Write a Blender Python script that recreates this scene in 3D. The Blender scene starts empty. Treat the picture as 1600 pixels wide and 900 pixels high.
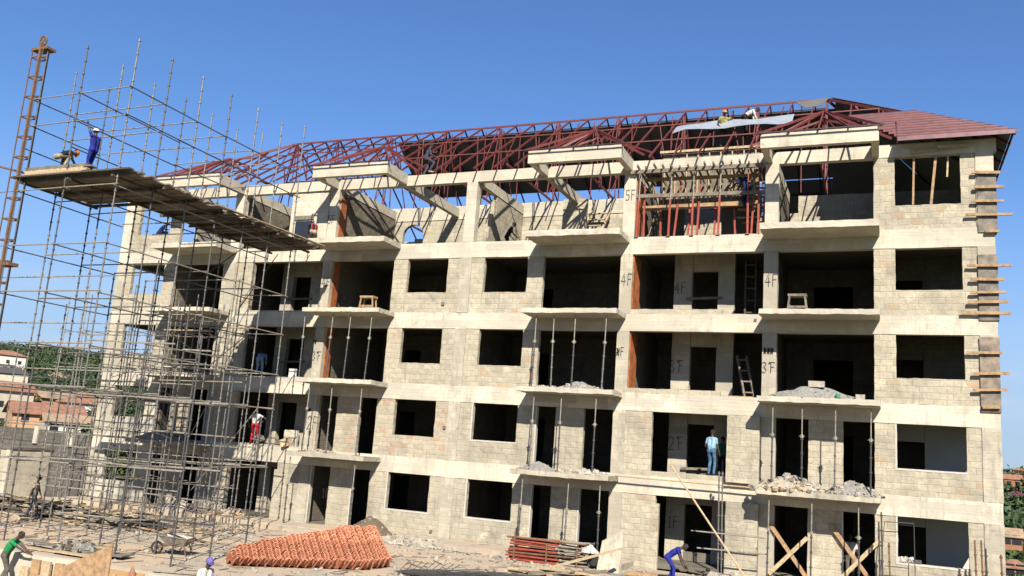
import bpy, math, random
from math import radians, sin, cos, pi, sqrt, atan2
from mathutils import Vector, Matrix, noise
random.seed(7)
scn = bpy.context.scene
COL = scn.collection

# ------------------------------------------------------------------ camera
YAW, PIT, ROL, FOC = 0.40730, 0.18380, 0.07190, 1377.41
cy_, sy_, cp_, sp_ = cos(YAW), sin(YAW), cos(PIT), sin(PIT)
F_ = Vector((-sy_*cp_, cy_*cp_, sp_)); R0 = Vector((cy_, sy_, 0)); U0 = R0.cross(F_)
R_ = R0*cos(ROL) + U0*sin(ROL); U_ = U0*cos(ROL) - R0*sin(ROL)
CAM = Vector((17.166, -34.462, 3.75))
cd = bpy.data.cameras.new('camera'); cam = bpy.data.objects.new('camera', cd); COL.objects.link(cam)
cam.matrix_world = Matrix(((R_.x, U_.x, -F_.x, CAM.x), (R_.y, U_.y, -F_.y, CAM.y), (R_.z, U_.z, -F_.z, CAM.z), (0, 0, 0, 1)))
cd.sensor_width = 36; cd.lens = FOC/1600*36; cd.clip_end = 3000; cd.clip_start = 0.1
scn.camera = cam
scn.render.resolution_x = 1024; scn.render.resolution_y = 576

# ------------------------------------------------------------------ sky, sun, exposure
SUN_TRAVEL = Vector((-0.68, 1.45, -1.27)).normalized()
sun_el = math.asin(-SUN_TRAVEL.z)
sun_az = atan2(-SUN_TRAVEL.x, -SUN_TRAVEL.y)          # from +Y towards +X
w = bpy.data.worlds.new('World'); scn.world = w; w.use_nodes = True
nt = w.node_tree; nt.nodes.clear()
out = nt.nodes.new('ShaderNodeOutputWorld'); bg = nt.nodes.new('ShaderNodeBackground')
sky = nt.nodes.new('ShaderNodeTexSky'); sky.sky_type = 'NISHITA'; sky.sun_disc = False
sky.sun_elevation = sun_el; sky.sun_rotation = sun_az
sky.air_density = 1.15; sky.dust_density = 0.35; sky.ozone_density = 4.5; sky.altitude = 600
tc = nt.nodes.new('ShaderNodeTexCoord')
mp = nt.nodes.new('ShaderNodeMapping'); mp.inputs['Scale'].default_value = (1.6, 1.6, 6.5)
nz = nt.nodes.new('ShaderNodeTexNoise'); nz.inputs['Scale'].default_value = 2.6; nz.inputs['Detail'].default_value = 7; nz.inputs['Roughness'].default_value = .62
rmp = nt.nodes.new('ShaderNodeValToRGB'); rmp.color_ramp.elements[0].position = .46; rmp.color_ramp.elements[1].position = .70
sepx = nt.nodes.new('ShaderNodeSeparateXYZ')
hz = nt.nodes.new('ShaderNodeMapRange'); hz.inputs['From Min'].default_value = .2; hz.inputs['From Max'].default_value = .02
hz.inputs['To Min'].default_value = 0; hz.inputs['To Max'].default_value = .75
mul = nt.nodes.new('ShaderNodeMath'); mul.operation = 'MULTIPLY'
mixc = nt.nodes.new('ShaderNodeMix'); mixc.data_type = 'RGBA'; mixc.inputs[7].default_value = (5.0, 5.3, 5.9, 1)
L = nt.links
L.new(tc.outputs['Generated'], mp.inputs['Vector']); L.new(mp.outputs[0], nz.inputs['Vector']); L.new(nz.outputs['Fac'], rmp.inputs[0])
L.new(tc.outputs['Generated'], sepx.inputs[0]); L.new(sepx.outputs['Z'], hz.inputs['Value'])
L.new(rmp.outputs[0], mul.inputs[0]); L.new(hz.outputs[0], mul.inputs[1]); L.new(mul.outputs[0], mixc.inputs[0])
tint = nt.nodes.new('ShaderNodeMix'); tint.data_type = 'RGBA'; tint.blend_type = 'MULTIPLY'; tint.inputs[0].default_value = 1; tint.inputs[7].default_value = (.70, .88, 1.12, 1)
hz2 = nt.nodes.new('ShaderNodeMapRange'); hz2.inputs['From Min'].default_value = .34; hz2.inputs['From Max'].default_value = .0; hz2.inputs['To Min'].default_value = 0; hz2.inputs['To Max'].default_value = .85; hz2.interpolation_type = 'SMOOTHSTEP'
L.new(sepx.outputs['Z'], hz2.inputs['Value'])
hmix = nt.nodes.new('ShaderNodeMix'); hmix.data_type = 'RGBA'; hmix.inputs[7].default_value = (2.9, 3.9, 5.3, 1)
L.new(hz2.outputs[0], hmix.inputs[0]); L.new(sky.outputs[0], tint.inputs[6]); L.new(tint.outputs[2], hmix.inputs[6]); L.new(hmix.outputs[2], mixc.inputs[6]); L.new(mixc.outputs[2], bg.inputs[0]); bg.inputs[1].default_value = 0.056
L.new(bg.outputs[0], out.inputs[0])
sd = bpy.data.lights.new('sun', 'SUN'); sd.energy = 5.0; sd.angle = radians(.53); sd.color = (1, .93, .82)
so = bpy.data.objects.new('sun', sd); COL.objects.link(so)
so.rotation_euler = SUN_TRAVEL.to_track_quat('-Z', 'Y').to_euler(); so.location = (60, -80, 60)
vs = scn.view_settings; vs.view_transform = 'Standard'; vs.look = 'None'; vs.gamma = 1; vs.use_curve_mapping = False; vs.exposure = 1.35
scn.render.engine = 'CYCLES'; scn.cycles.max_bounces = 6; scn.cycles.diffuse_bounces = 2

# ------------------------------------------------------------------ materials
MATS = {}
ALB = .56            # keeps sunlit concrete and block near their real reflectance (0.2 to 0.35)
def sc_(c, k=None): return tuple(x*(ALB if k is None else k) for x in c)
def newmat(name, rough=.85, metal=0, spec=.3):
    m = bpy.data.materials.new(name); m.use_nodes = True; b = m.node_tree.nodes['Principled BSDF']
    b.inputs['Roughness'].default_value = rough; b.inputs['Metallic'].default_value = metal
    b.inputs['Specular IOR Level'].default_value = spec
    MATS[name] = m
    return m, m.node_tree, b
def N(nt, t, **kw):
    n = nt.nodes.new(t)
    for k, v in kw.items():
        if k in ('Scale', 'Detail', 'Roughness', 'Distortion'): n.inputs[k].default_value = v
        else: setattr(n, k, v)
    return n
def mix(nt, a, b, fac, mode='MIX'):
    n = nt.nodes.new('ShaderNodeMix'); n.data_type = 'RGBA'; n.blend_type = mode
    for i, v in ((6, a), (7, b), (0, fac)):
        if isinstance(v, (tuple, float, int)): n.inputs[i].default_value = (*v, 1) if isinstance(v, tuple) else v
        else: nt.links.new(v, n.inputs[i])
    return n.outputs[2]
def ramp(nt, src, p0, p1, c0=(0, 0, 0), c1=(1, 1, 1)):
    n = nt.nodes.new('ShaderNodeValToRGB'); e = n.color_ramp.elements
    e[0].position = p0; e[1].position = p1; e[0].color = (*c0, 1); e[1].color = (*c1, 1)
    nt.links.new(src, n.inputs[0]); return n.outputs[0]
def wpos(nt):
    g = nt.nodes.new('ShaderNodeNewGeometry'); return g.outputs['Position']
def noi(nt, vec, scale, detail=4, rough=.6, sc3=None):
    if sc3:
        m = nt.nodes.new('ShaderNodeMapping'); m.inputs['Scale'].default_value = sc3; nt.links.new(vec, m.inputs[0]); vec = m.outputs[0]
    n = N(nt, 'ShaderNodeTexNoise', Scale=scale, Detail=detail, Roughness=rough); nt.links.new(vec, n.inputs['Vector']); return n.outputs['Fac']
def bump(nt, b, h, strength=.4, dist=.02, prev=None):
    n = nt.nodes.new('ShaderNodeBump'); n.inputs['Strength'].default_value = strength; n.inputs['Distance'].default_value = dist
    nt.links.new(h, n.inputs['Height'])
    if prev: nt.links.new(prev, n.inputs['Normal'])
    nt.links.new(n.outputs[0], b.inputs['Normal']); return n.outputs[0]
def simple(name, col, rough=.7, metal=0, var=.25, scale=6, dark=None, spec=.3, bumpk=0):
    col = sc_(col); dark = sc_(dark) if dark else None
    m, nt, b = newmat(name, rough, metal, spec)
    f = noi(nt, wpos(nt), scale, 5, .65)
    d = dark or tuple(c*(1-var) for c in col)
    c = mix(nt, d, col, ramp(nt, f, .35, .62))
    nt.links.new(c, b.inputs['Base Color'])
    if bumpk: bump(nt, b, f, bumpk, .02)
    return m
def concrete(name, base, stain, streak=.5, boards=False, rough=.9):
    base = sc_((base[0]*1.0, base[1]*.975, base[2]*.93)); stain = sc_(stain)
    m, nt, b = newmat(name, rough, 0, .2)
    p = wpos(nt)
    big = noi(nt, p, .55, 6, .65); med = noi(nt, p, 2.6, 6, .7); fine = noi(nt, p, 26, 4, .7)
    st = noi(nt, p, 1.0, 6, .7, (5, 5, .5))
    c = mix(nt, base, stain, ramp(nt, big, .46, .62)); c = mix(nt, c, tuple(x*.8 for x in stain), ramp(nt, noi(nt, p, 1.9, 8, .8), .58, .66))
    c = mix(nt, c, tuple(min(1, x*1.2) for x in base), ramp(nt, med, .5, .75))
    k = nt.nodes.new('ShaderNodeMath'); k.operation = 'MULTIPLY'; k.inputs[1].default_value = min(.95, streak*1.45)
    nt.links.new(ramp(nt, st, .52, .75), k.inputs[0])
    c = mix(nt, c, tuple(x*.6 for x in stain), k.outputs[0])
    pk = noi(nt, p, 3.2, 8, .82)
    c = mix(nt, c, tuple(x*.5 for x in stain), ramp(nt, pk, .62, .70))
    ov = noi(nt, p, .28, 5, .6); c = mix(nt, c, (c_ := tuple(x*.78 for x in base)), ramp(nt, ov, .45, .65))
    c = mix(nt, c, (.3, .27, .23), ramp(nt, fine, .62, 1.1))
    # shutter joints: thin dark lines where the formwork boards met, and leaks running from them
    sx_ = nt.nodes.new('ShaderNodeSeparateXYZ'); nt.links.new(p, sx_.inputs[0]); ax_ = nt.nodes.new('ShaderNodeMath'); nt.links.new(sx_.outputs['X'], ax_.inputs[0]); nt.links.new(sx_.outputs['Y'], ax_.inputs[1])
    cb_ = nt.nodes.new('ShaderNodeCombineXYZ'); nt.links.new(ax_.outputs[0], cb_.inputs['X']); nt.links.new(sx_.outputs['Z'], cb_.inputs['Y'])
    bk = nt.nodes.new('ShaderNodeTexBrick'); nt.links.new(cb_.outputs[0], bk.inputs['Vector']); bk.inputs['Scale'].default_value = 1; bk.inputs['Brick Width'].default_value = 1.83; bk.inputs['Row Height'].default_value = .31
    bk.inputs['Mortar Size'].default_value = .009; bk.inputs['Mortar Smooth'].default_value = .9; bk.inputs['Color1'].default_value = (0, 0, 0, 1); bk.inputs['Color2'].default_value = (1, 1, 1, 1)
    jm = nt.nodes.new('ShaderNodeMath'); jm.operation = 'MULTIPLY'; nt.links.new(bk.outputs['Fac'], jm.inputs[0]); nt.links.new(ramp(nt, noi(nt, p, 1.4, 5, .7), .42, .6), jm.inputs[1])
    c = mix(nt, c, tuple(x*.62 for x in stain), jm.outputs[0])
    c = mix(nt, c, tuple(x*1.1 for x in stain), ramp(nt, bk.outputs['Color'], .6, 2.2))
    nt.links.new(c, b.inputs['Base Color'])
    n1 = bump(nt, b, fine, .35, .012)
    n2 = bump(nt, b, med, .5, .03, n1)
    if boards:
        s = nt.nodes.new('ShaderNodeSeparateXYZ'); nt.links.new(p, s.inputs[0])
        wv = N(nt, 'ShaderNodeTexWave', Scale=1.1); wv.bands_direction = 'Z'; wv.inputs['Distortion'].default_value = 1.0
        nt.links.new(p, wv.inputs['Vector']); bump(nt, b, ramp(nt, wv.outputs['Fac'], .02, .1), .25, .01, n2)
    return m
concrete('concrete', (.70, .65, .53), (.46, .42, .345), .55, True)
concrete('concrete_col', (.54, .495, .40), (.37, .335, .27), .6, True)
concrete('concrete_dark', (.21, .19, .155), (.15, .135, .11), .7)  # concrete darkened to add shade to the rooms; also some dark outdoor concrete
concrete('concrete_white', (.66, .61, .50), (.50, .45, .36), .3, True)
concrete('plaster', (.56, .53, .44), (.44, .41, .34), .35)
def blocks(name, c1, c2, mort, bw=.42, bh=.205, smear=.5, odd=(.50, .30, .17), oddp=.965):
    c1 = sc_((c1[0]*.92, c1[1]*.895, c1[2]*.85)); c2 = sc_((c2[0]*.99, c2[1]*.96, c2[2]*.905)); mort = sc_((mort[0]*.93, mort[1]*.91, mort[2]*.87)); odd = sc_(odd)
    m, nt, b = newmat(name, .92, 0, .15)
    p = wpos(nt)
    s = nt.nodes.new('ShaderNodeSeparateXYZ'); nt.links.new(p, s.inputs[0])
    a = nt.nodes.new('ShaderNodeMath'); a.operation = 'ADD'; nt.links.new(s.outputs['X'], a.inputs[0]); nt.links.new(s.outputs['Y'], a.inputs[1])
    cmb = nt.nodes.new('ShaderNodeCombineXYZ'); nt.links.new(a.outputs[0], cmb.inputs['X']); nt.links.new(s.outputs['Z'], cmb.inputs['Y'])
    # wobble the courses
    nn = N(nt, 'ShaderNodeTexNoise', Scale=2.3, Detail=5, Roughness=.65); nt.links.new(p, nn.inputs['Vector'])
    sub = nt.nodes.new('ShaderNodeVectorMath'); sub.operation = 'SUBTRACT'; sub.inputs[1].default_value = (.5, .5, .5); nt.links.new(nn.outputs['Color'], sub.inputs[0])
    sc = nt.nodes.new('ShaderNodeVectorMath'); sc.operation = 'SCALE'; sc.inputs['Scale'].default_value = .13; nt.links.new(sub.outputs[0], sc.inputs[0])
    ad = nt.nodes.new('ShaderNodeVectorMath'); nt.links.new(cmb.outputs[0], ad.inputs[0]); nt.links.new(sc.outputs[0], ad.inputs[1])
    n2_ = N(nt, 'ShaderNodeTexNoise', Scale=11, Detail=4, Roughness=.7); nt.links.new(p, n2_.inputs['Vector'])
    s2_ = nt.nodes.new('ShaderNodeVectorMath'); s2_.operation = 'SUBTRACT'; s2_.inputs[1].default_value = (.5, .5, .5); nt.links.new(n2_.outputs['Color'], s2_.inputs[0])
    s3_ = nt.nodes.new('ShaderNodeVectorMath'); s3_.operation = 'SCALE'; s3_.inputs['Scale'].default_value = .055; nt.links.new(s2_.outputs[0], s3_.inputs[0])
    ad2 = nt.nodes.new('ShaderNodeVectorMath'); nt.links.new(ad.outputs[0], ad2.inputs[0]); nt.links.new(s3_.outputs[0], ad2.inputs[1]); ad = ad2
    br = nt.nodes.new('ShaderNodeTexBrick'); nt.links.new(ad.outputs[0], br.inputs['Vector'])
    br.inputs['Scale'].default_value = 1; br.inputs['Brick Width'].default_value = bw; br.inputs['Row Height'].default_value = bh
    br.inputs['Mortar Size'].default_value = .021; br.inputs['Mortar Smooth'].default_value = .75; br.inputs['Bias'].default_value = 0
    br.inputs['Color1'].default_value = (0, 0, 0, 1); br.inputs['Color2'].default_value = (1, 1, 1, 1); br.inputs['Mortar'].default_value = (.5, .5, .5, 1)
    rnd = br.outputs['Color']; fac = br.outputs['Fac']
    c = mix(nt, c1, c2, rnd)
    c = mix(nt, c, odd, ramp(nt, rnd, oddp, oddp+.02))
    big = noi(nt, p, .7, 6, .7); med = noi(nt, p, 7, 6, .75)
    c = mix(nt, c, tuple(x*.72 for x in c1), ramp(nt, med, .5, .72))
    # mortar, thick and smeared in places
    sm = noi(nt, p, 1.7, 6, .75)
    q = nt.nodes.new('ShaderNodeMath'); q.operation = 'MULTIPLY'; q.inputs[1].default_value = smear; nt.links.new(ramp(nt, sm, .45, .62), q.inputs[0])
    mx = nt.nodes.new('ShaderNodeMath'); mx.operation = 'MAXIMUM'; nt.links.new(fac, mx.inputs[0]); nt.links.new(q.outputs[0], mx.inputs[1])
    c = mix(nt, c, tuple(x*.8 for x in c2), ramp(nt, noi(nt, p, 1.3, 3, .5), .5, .62)) if False else c
    c = mix(nt, c, mort, mx.outputs[0])
    c = mix(nt, c, tuple(min(1, x*1.25) for x in c2), ramp(nt, noi(nt, p, 3.7, 5, .8), .6, .75))
    c = mix(nt, c, tuple(x*.68 for x in mort), ramp(nt, big, .48, .70))
    drip = noi(nt, p, 1.2, 6, .75, (4, 4, .45)); dm = nt.nodes.new('ShaderNodeMath'); dm.operation = 'MULTIPLY'; dm.inputs[1].default_value = .9; nt.links.new(ramp(nt, drip, .56, .72), dm.inputs[0])
    c = mix(nt, c, tuple(x*.62 for x in mort), dm.outputs[0])
    c = mix(nt, c, tuple(min(1, x*1.18) for x in c2), ramp(nt, noi(nt, p, .9, 7, .8), .56, .68))
    nt.links.new(c, b.inputs['Base Color'])
    inv = nt.nodes.new('ShaderNodeMath'); inv.operation = 'SUBTRACT'; inv.inputs[0].default_value = 1; nt.links.new(fac, inv.inputs[1])
    n1 = bump(nt, b, inv.outputs[0], .45, .03); bump(nt, b, med, .7, .025, n1)
    return m
blocks('block_wall', (.50, .455, .355), (.59, .54, .425), (.49, .45, .365), .43, .228, .6, (.52, .36, .22), .955)
blocks('block_wall_rosy', (.50, .45, .35), (.58, .51, .40), (.48, .44, .36), .40, .2, .5, (.54, .33, .2), .84)
blocks('block_wall_rough', (.49, .445, .35), (.57, .52, .41), (.46, .42, .335), .43, .228, 1.0, (.5, .36, .24), .97)
blocks('block_wall_render', (.48, .44, .35), (.55, .51, .41), (.48, .44, .35), .43, .228, 1.6, (.5, .36, .24), .98)
blocks('block_wall_inner', (.24, .21, .16), (.27, .235, .18), (.21, .19, .155), .43, .228, 1.0, (.26, .2, .15), .98)  # darker copy of block_wall, room shade put into the colour
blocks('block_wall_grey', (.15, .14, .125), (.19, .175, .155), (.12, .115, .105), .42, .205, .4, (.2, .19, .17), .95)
simple('red_steel', (.20, .046, .04), .55, 0, .3, 5)
simple('red_steel_dark', (.04, .022, .022), .6, 0, .3, 5)  # darkened copy of red_steel; the rear slope's shade is in the colour
simple('prop_red', (.40, .075, .045), .55, 0, .3, 5)
simple('plywood_worn', (.34, .27, .20), .75, 0, .1, 2.2, dark=(.10, .085, .075))
simple('orange_board', (.56, .18, .06), .7, 0, .5, 2.6)
simple('wood', (.50, .32, .17), .8, 0, .45, 7, bumpk=.3)
simple('wood_pale', (.62, .47, .28), .8, 0, .4, 9, bumpk=.3)
simple('wood_grey', (.27, .225, .17), .85, 0, .5, 5, bumpk=.4)
simple('wood_dark', (.12, .095, .07), .85, 0, .4, 5, bumpk=.3)
simple('plywood_dark', (.11, .105, .10), .7, 0, .1, 3, dark=(.30, .24, .18))
simple('steel_grey', (.25, .235, .215), .55, .35, .45, 9)
simple('steel_pale', (.42, .38, .31), .6, .2, .45, 8)
simple('steel_dark', (.12, .112, .108), .5, .3, .3, 9)
simple('rust', (.25, .14, .075), .85, .1, .4, 8)
simple('rebar', (.10, .095, .095), .6, .4, .35, 12)
simple('roof_red', (.215, .075, .075), .36, .15, .6, 2.2, spec=.8)
simple('sheet_grey', (.21, .195, .18), .6, .3, .15, 1.5)
simple('sheet_white', (.55, .60, .66), .3, .3, .2, 3, spec=.5)
simple('clay', (.98, .34, .15), .8, 0, .5, 22, bumpk=.2)
simple('clay_old', (.38, .19, .12), .85, 0, .4, 1.2)
simple('clay_brown', (.44, .31, .20), .85, 0, .35, .8)
simple('house_cream', (.62, .54, .42), .85, 0, .15, .8)
simple('house_peach', (.62, .36, .2), .85, 0, .15, .8)
simple('house_white', (.72, .69, .62), .85, 0, .12, .8)
simple('brick_orange', (.42, .19, .10), .9, 0, .3, 3)
simple('window_dark', (.03, .032, .036), .2, 0, .2, 3, spec=.6)
simple('roof_slate', (.09, .085, .085), .8, 0, .2, 1)
simple('gravel', (.34, .325, .295), .95, 0, .5, 14, bumpk=.9)
simple('sand_brown', (.17, .125, .085), .95, 0, .35, 12, bumpk=.6)
simple('rubble', (.48, .42, .34), .95, 0, .45, 8, bumpk=.6)
simple('rubble_pale', (.50, .45, .37), .95, 0, .3, 9, bumpk=.6)
simple('sack', (.62, .58, .50), .9, 0, .2, 8)
simple('bark', (.15, .11, .08), .9, 0, .4, 4)
simple('paint_black', (.03, .03, .03), .8)
simple('rubber', (.035, .033, .03), .8)
simple('tin', (.40, .36, .30), .55, .4, .45, 9)
simple('plastic_green', (.05, .30, .12), .5)
simple('skin', (.075, .042, .028), .55, 0, .15, 20, spec=.4)
for n_, c_ in dict(blue=(.025, .035, .30), navy=(.02, .03, .10), green=(.03, .30, .10), green_dim=(.04, .22, .13), white=(.78, .75, .68), red=(.62, .03, .05),  # green_dim: green shirt with the shade of the opening put into it
                   jeans=(.10, .20, .34), skyblue=(.35, .55, .78), denim=(.30, .44, .60), grey=(.15, .135, .11), black=(.022, .022, .024),
                   beige=(.42, .36, .26), plaid=(.42, .30, .22), slate=(.07, .075, .11), olive=(.35, .33, .12)).items():
    simple('cloth_'+n_, c_, .85, 0, .45, 6, spec=.15, bumpk=.3)
simple('hat_orange', (.85, .22, .05), .4, 0, .05); simple('hat_yellow', (.85, .5, .03), .4, 0, .05)
simple('hat_white', (.8, .78, .72), .4, 0, .05); simple('hat_purple', (.14, .12, .38), .7, 0, .1); simple('hair', (.015, .012, .01), .9)
def leafmat(name, c1, c2):
    m, nt, b = newmat(name, .6, 0, .25)
    f = noi(nt, wpos(nt), .8, 3, .6); g = noi(nt, wpos(nt), 9, 2, .5)
    c1 = sc_(c1, .5); c2 = sc_(c2, .5); c = mix(nt, c1, c2, ramp(nt, f, .35, .65)); c = mix(nt, c, tuple(x*1.5 for x in c2), ramp(nt, g, .6, .9))
    nt.links.new(c, b.inputs['Base Color'])
    return m
leafmat('leaf_a', (.032, .062, .02), (.06, .10, .03)); leafmat('leaf_b', (.05, .085, .022), (.10, .135, .04)); leafmat('leaf_c', (.022, .048, .02), (.042, .075, .028))
# ground: packed reddish earth and cement dust
m, nt, b = newmat('earth', .95, 0, .1)
p = wpos(nt); f = noi(nt, p, .22, 7, .65); g = noi(nt, p, 3.5, 7, .75); h = noi(nt, p, 30, 3, .7)
c = mix(nt, sc_((.50, .36, .24)), sc_((.47, .41, .31)), ramp(nt, f, .42, .58)); c = mix(nt, c, sc_((.34, .24, .16)), ramp(nt, g, .52, .8)); c = mix(nt, c, sc_((.58, .50, .38)), ramp(nt, h, .6, .95))
nt.links.new(c, b.inputs['Base Color']); n1 = bump(nt, b, g, .6, .05); bump(nt, b, h, .5, .015, n1)
m, nt, b = newmat('screed', .9, 0, .15)
p = wpos(nt); f = noi(nt, p, .33, 7, .62); g = noi(nt, p, 4, 7, .75); h = noi(nt, p, 1.1, 5, .7, (1, .35, 1))
c = mix(nt, sc_((.56, .44, .31)), sc_((.45, .39, .31)), ramp(nt, f, .42, .58)); c = mix(nt, c, sc_((.33, .265, .19)), ramp(nt, g, .54, .74)); c = mix(nt, c, sc_((.58, .36, .22)), ramp(nt, h, .56, .8))
c = mix(nt, c, sc_((.27, .20, .14)), ramp(nt, noi(nt, p, .7, 8, .75), .57, .68)); c = mix(nt, c, sc_((.66, .60, .50)), ramp(nt, noi(nt, p, 1.6, 8, .8), .60, .68))
nt.links.new(c, b.inputs['Base Color']); bump(nt, b, g, .6, .04)
m, nt, b = newmat('orange_render', .9, 0, .1)
p = wpos(nt); f = noi(nt, p, .9, 6, .65)
nt.links.new(mix(nt, sc_((.58, .30, .12)), sc_((.45, .33, .20)), ramp(nt, f, .42, .62)), b.inputs['Base Color'])
m, nt, b = newmat('grass', .95, 0, .1)
p = wpos(nt); f = noi(nt, p, .05, 7, .65)
nt.links.new(mix(nt, (.05, .075, .025), (.20, .13, .07), ramp(nt, f, .5, .7)), b.inputs['Base Color'])

# ------------------------------------------------------------------ mesh helpers
class MB:
    def __init__(s): s.v = []; s.f = []; s.m = []
    def add(s, vs, fs, mi=0):
        o = len(s.v); s.v += [tuple(v) for v in vs]; s.f += [tuple(i+o for i in f) for f in fs]; s.m += [mi]*len(fs); return s
    def box(s, x0, x1, y0, y1, z0, z1, mi=0):
        return s.add([(x0,y0,z0),(x1,y0,z0),(x1,y1,z0),(x0,y1,z0),(x0,y0,z1),(x1,y0,z1),(x1,y1,z1),(x0,y1,z1)],
              [(0,3,2,1),(4,5,6,7),(0,1,5,4),(1,2,6,5),(2,3,7,6),(3,0,4,7)], mi)
    def rbox(s, x0, x1, y0, y1, z0, z1, amp=.012, st=.22, mi=0):
        """box with a slightly uneven, hand-made surface"""
        lo = (x0, y0, z0); hi = (x1, y1, z1)
        n = [max(1, min(60, int(round((hi[i]-lo[i])/st)))) for i in range(3)]
        idx = {}; vs = []; fs = []
        def vid(i, j, k):
            key = (i, j, k)
            if key not in idx:
                p = Vector((lo[0]+(hi[0]-lo[0])*i/n[0], lo[1]+(hi[1]-lo[1])*j/n[1], lo[2]+(hi[2]-lo[2])*k/n[2]))
                d = noise.noise_vector(p*3.1+Vector((3.3, 1.7, 9.1)))*amp + noise.noise_vector(p*9.7)*amp*.6
                idx[key] = len(vs); vs.append(p+d)
            return idx[key]
        for a, b_, c in ((0, 1, 2), (1, 2, 0), (2, 0, 1)):
            for side in (0, 1):
                for i in range(n[a]):
                    for j in range(n[b_]):
                        q = []
                        for di, dj in ((0, 0), (1, 0), (1, 1), (0, 1)):
                            k = [0, 0, 0]; k[a] = i+di; k[b_] = j+dj; k[c] = n[c]*side; q.append(vid(*k))
                        fs.append(tuple(q if side else q[::-1]))
        return s.add(vs, fs, mi)
    def tube(s, a, b, r, n=6, r2=None, mi=0, cap=True):
        a = Vector(a); b = Vector(b); d = (b-a); L_ = d.length
        if L_ < 1e-6: return s
        d /= L_; up = Vector((0, 0, 1)) if abs(d.z) < .9 else Vector((0, 1, 0))
        x = d.cross(up).normalized(); y = x.cross(d); r2 = r if r2 is None else r2
        vs = [a+(x*cos(2*pi*(i+.5)/n)+y*sin(2*pi*(i+.5)/n))*r for i in range(n)]+[b+(x*cos(2*pi*(i+.5)/n)+y*sin(2*pi*(i+.5)/n))*r2 for i in range(n)]
        fs = [(i, (i+1) % n, n+(i+1) % n, n+i) for i in range(n)]
        fs = [f[::-1] for f in fs]
        if cap: fs += [tuple(range(n)), tuple(range(2*n-1, n-1, -1))]
        return s.add(vs, fs, mi)
    def bar(s, a, b, w_, h_, mi=0, up=None):
        """rectangular bar from a to b, w_ sideways, h_ along 'up'"""
        a = Vector(a); b = Vector(b); d = (b-a).normalized(); up = Vector(up) if up else (Vector((0, 0, 1)) if abs(d.z) < .95 else Vector((0, 1, 0)))
        x = d.cross(up).normalized()*w_/2; y = x.cross(d).normalized()*h_/2
        vs = [a-x-y, a+x-y, a+x+y, a-x+y, b-x-y, b+x-y, b+x+y, b-x+y]
        return s.add(vs, [(0,1,2,3),(7,6,5,4),(0,4,5,1),(1,5,6,2),(2,6,7,3),(3,7,4,0)], mi)
    def lump(s, c, r, seed=0, n=1, mi=0, sq=(1, 1, 1)):
        """irregular stone"""
        vs = []; rr = random.Random(seed)
        base = [(-1,-1,-1),(1,-1,-1),(1,1,-1),(-1,1,-1),(-1,-1,1),(1,-1,1),(1,1,1),(-1,1,1)]
        M = Matrix.Rotation(rr.random()*6, 3, 'Z') @ Matrix.Rotation(rr.random()*6, 3, 'X')
        for p in base:
            q = M @ Vector([p[i]*sq[i]*(.55+.5*rr.random()) for i in range(3)])
            vs.append(Vector(c)+q*r*.75)
        return s.add(vs, [(0,3,2,1),(4,5,6,7),(0,1,5,4),(1,2,6,5),(2,3,7,6),(3,0,4,7)], mi)
    def build(s, name, mats, parent=None, smooth=False, loc=None):
        me = bpy.data.meshes.new(name); 
        vs = s.v
        if loc is not None: vs = [(v[0]-loc[0], v[1]-loc[1], v[2]-loc[2]) for v in vs]
        me.from_pydata(vs, [], s.f)
        for mname in (mats if isinstance(mats, (list, tuple)) else [mats]): me.materials.append(MATS[mname])
        if any(s.m): me.polygons.foreach_set('material_index', s.m)
        if smooth: me.polygons.foreach_set('use_smooth', [True]*len(s.f))
        me.update()
        o = bpy.data.objects.new(name, me); COL.objects.link(o)
        if loc is not None: o.location = loc
        if parent: 
            o.parent = parent
            o.matrix_parent_inverse = Matrix.Translation(-parent.location) if loc is None or True else Matrix()
        return o
def tag(o, label=None, cat=None, group=None, kind=None):
    if label: o['label'] = label
    if cat: o['category'] = cat
    if group: o['group'] = group
    if kind: o['kind'] = kind
    return o
def thing(name, label, cat, loc=(0, 0, 0), group=None):
    o = bpy.data.objects.new(name, None); COL.objects.link(o); o.location = loc; o.empty_display_size = .2
    return tag(o, label, cat, group)
def ray(u, v): return (F_ + R_*((u-800)/FOC) - U_*((v-450)/FOC))
def aty(u, v, y=0.):
    d = ray(u, v); return CAM + d*((y-CAM.y)/d.y)
def atz(u, v, z=0.):
    d = ray(u, v); return CAM + d*((z-CAM.z)/d.z)
ORD = ['first', 'second', 'third', 'fourth', 'fifth', 'sixth', 'seventh', 'eighth', 'ninth', 'tenth', 'eleventh', 'twelfth', 'thirteenth', 'fourteenth', 'fifteenth', 'sixteenth']

nt = MATS['clay'].node_tree; b = nt.nodes['Principled BSDF']; src = b.inputs['Base Color'].links[0].from_socket
oi = nt.nodes.new('ShaderNodeObjectInfo'); hv = nt.nodes.new('ShaderNodeHueSaturation'); mr_ = nt.nodes.new('ShaderNodeMapRange'); mr_.inputs['To Min'].default_value = .75; mr_.inputs['To Max'].default_value = 1.3
nt.links.new(oi.outputs['Random'], mr_.inputs['Value']); nt.links.new(mr_.outputs[0], hv.inputs['Value']); nt.links.new(src, hv.inputs['Color']); hv.inputs['Saturation'].default_value = .92; nt.links.new(hv.outputs[0], b.inputs['Base Color'])
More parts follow.
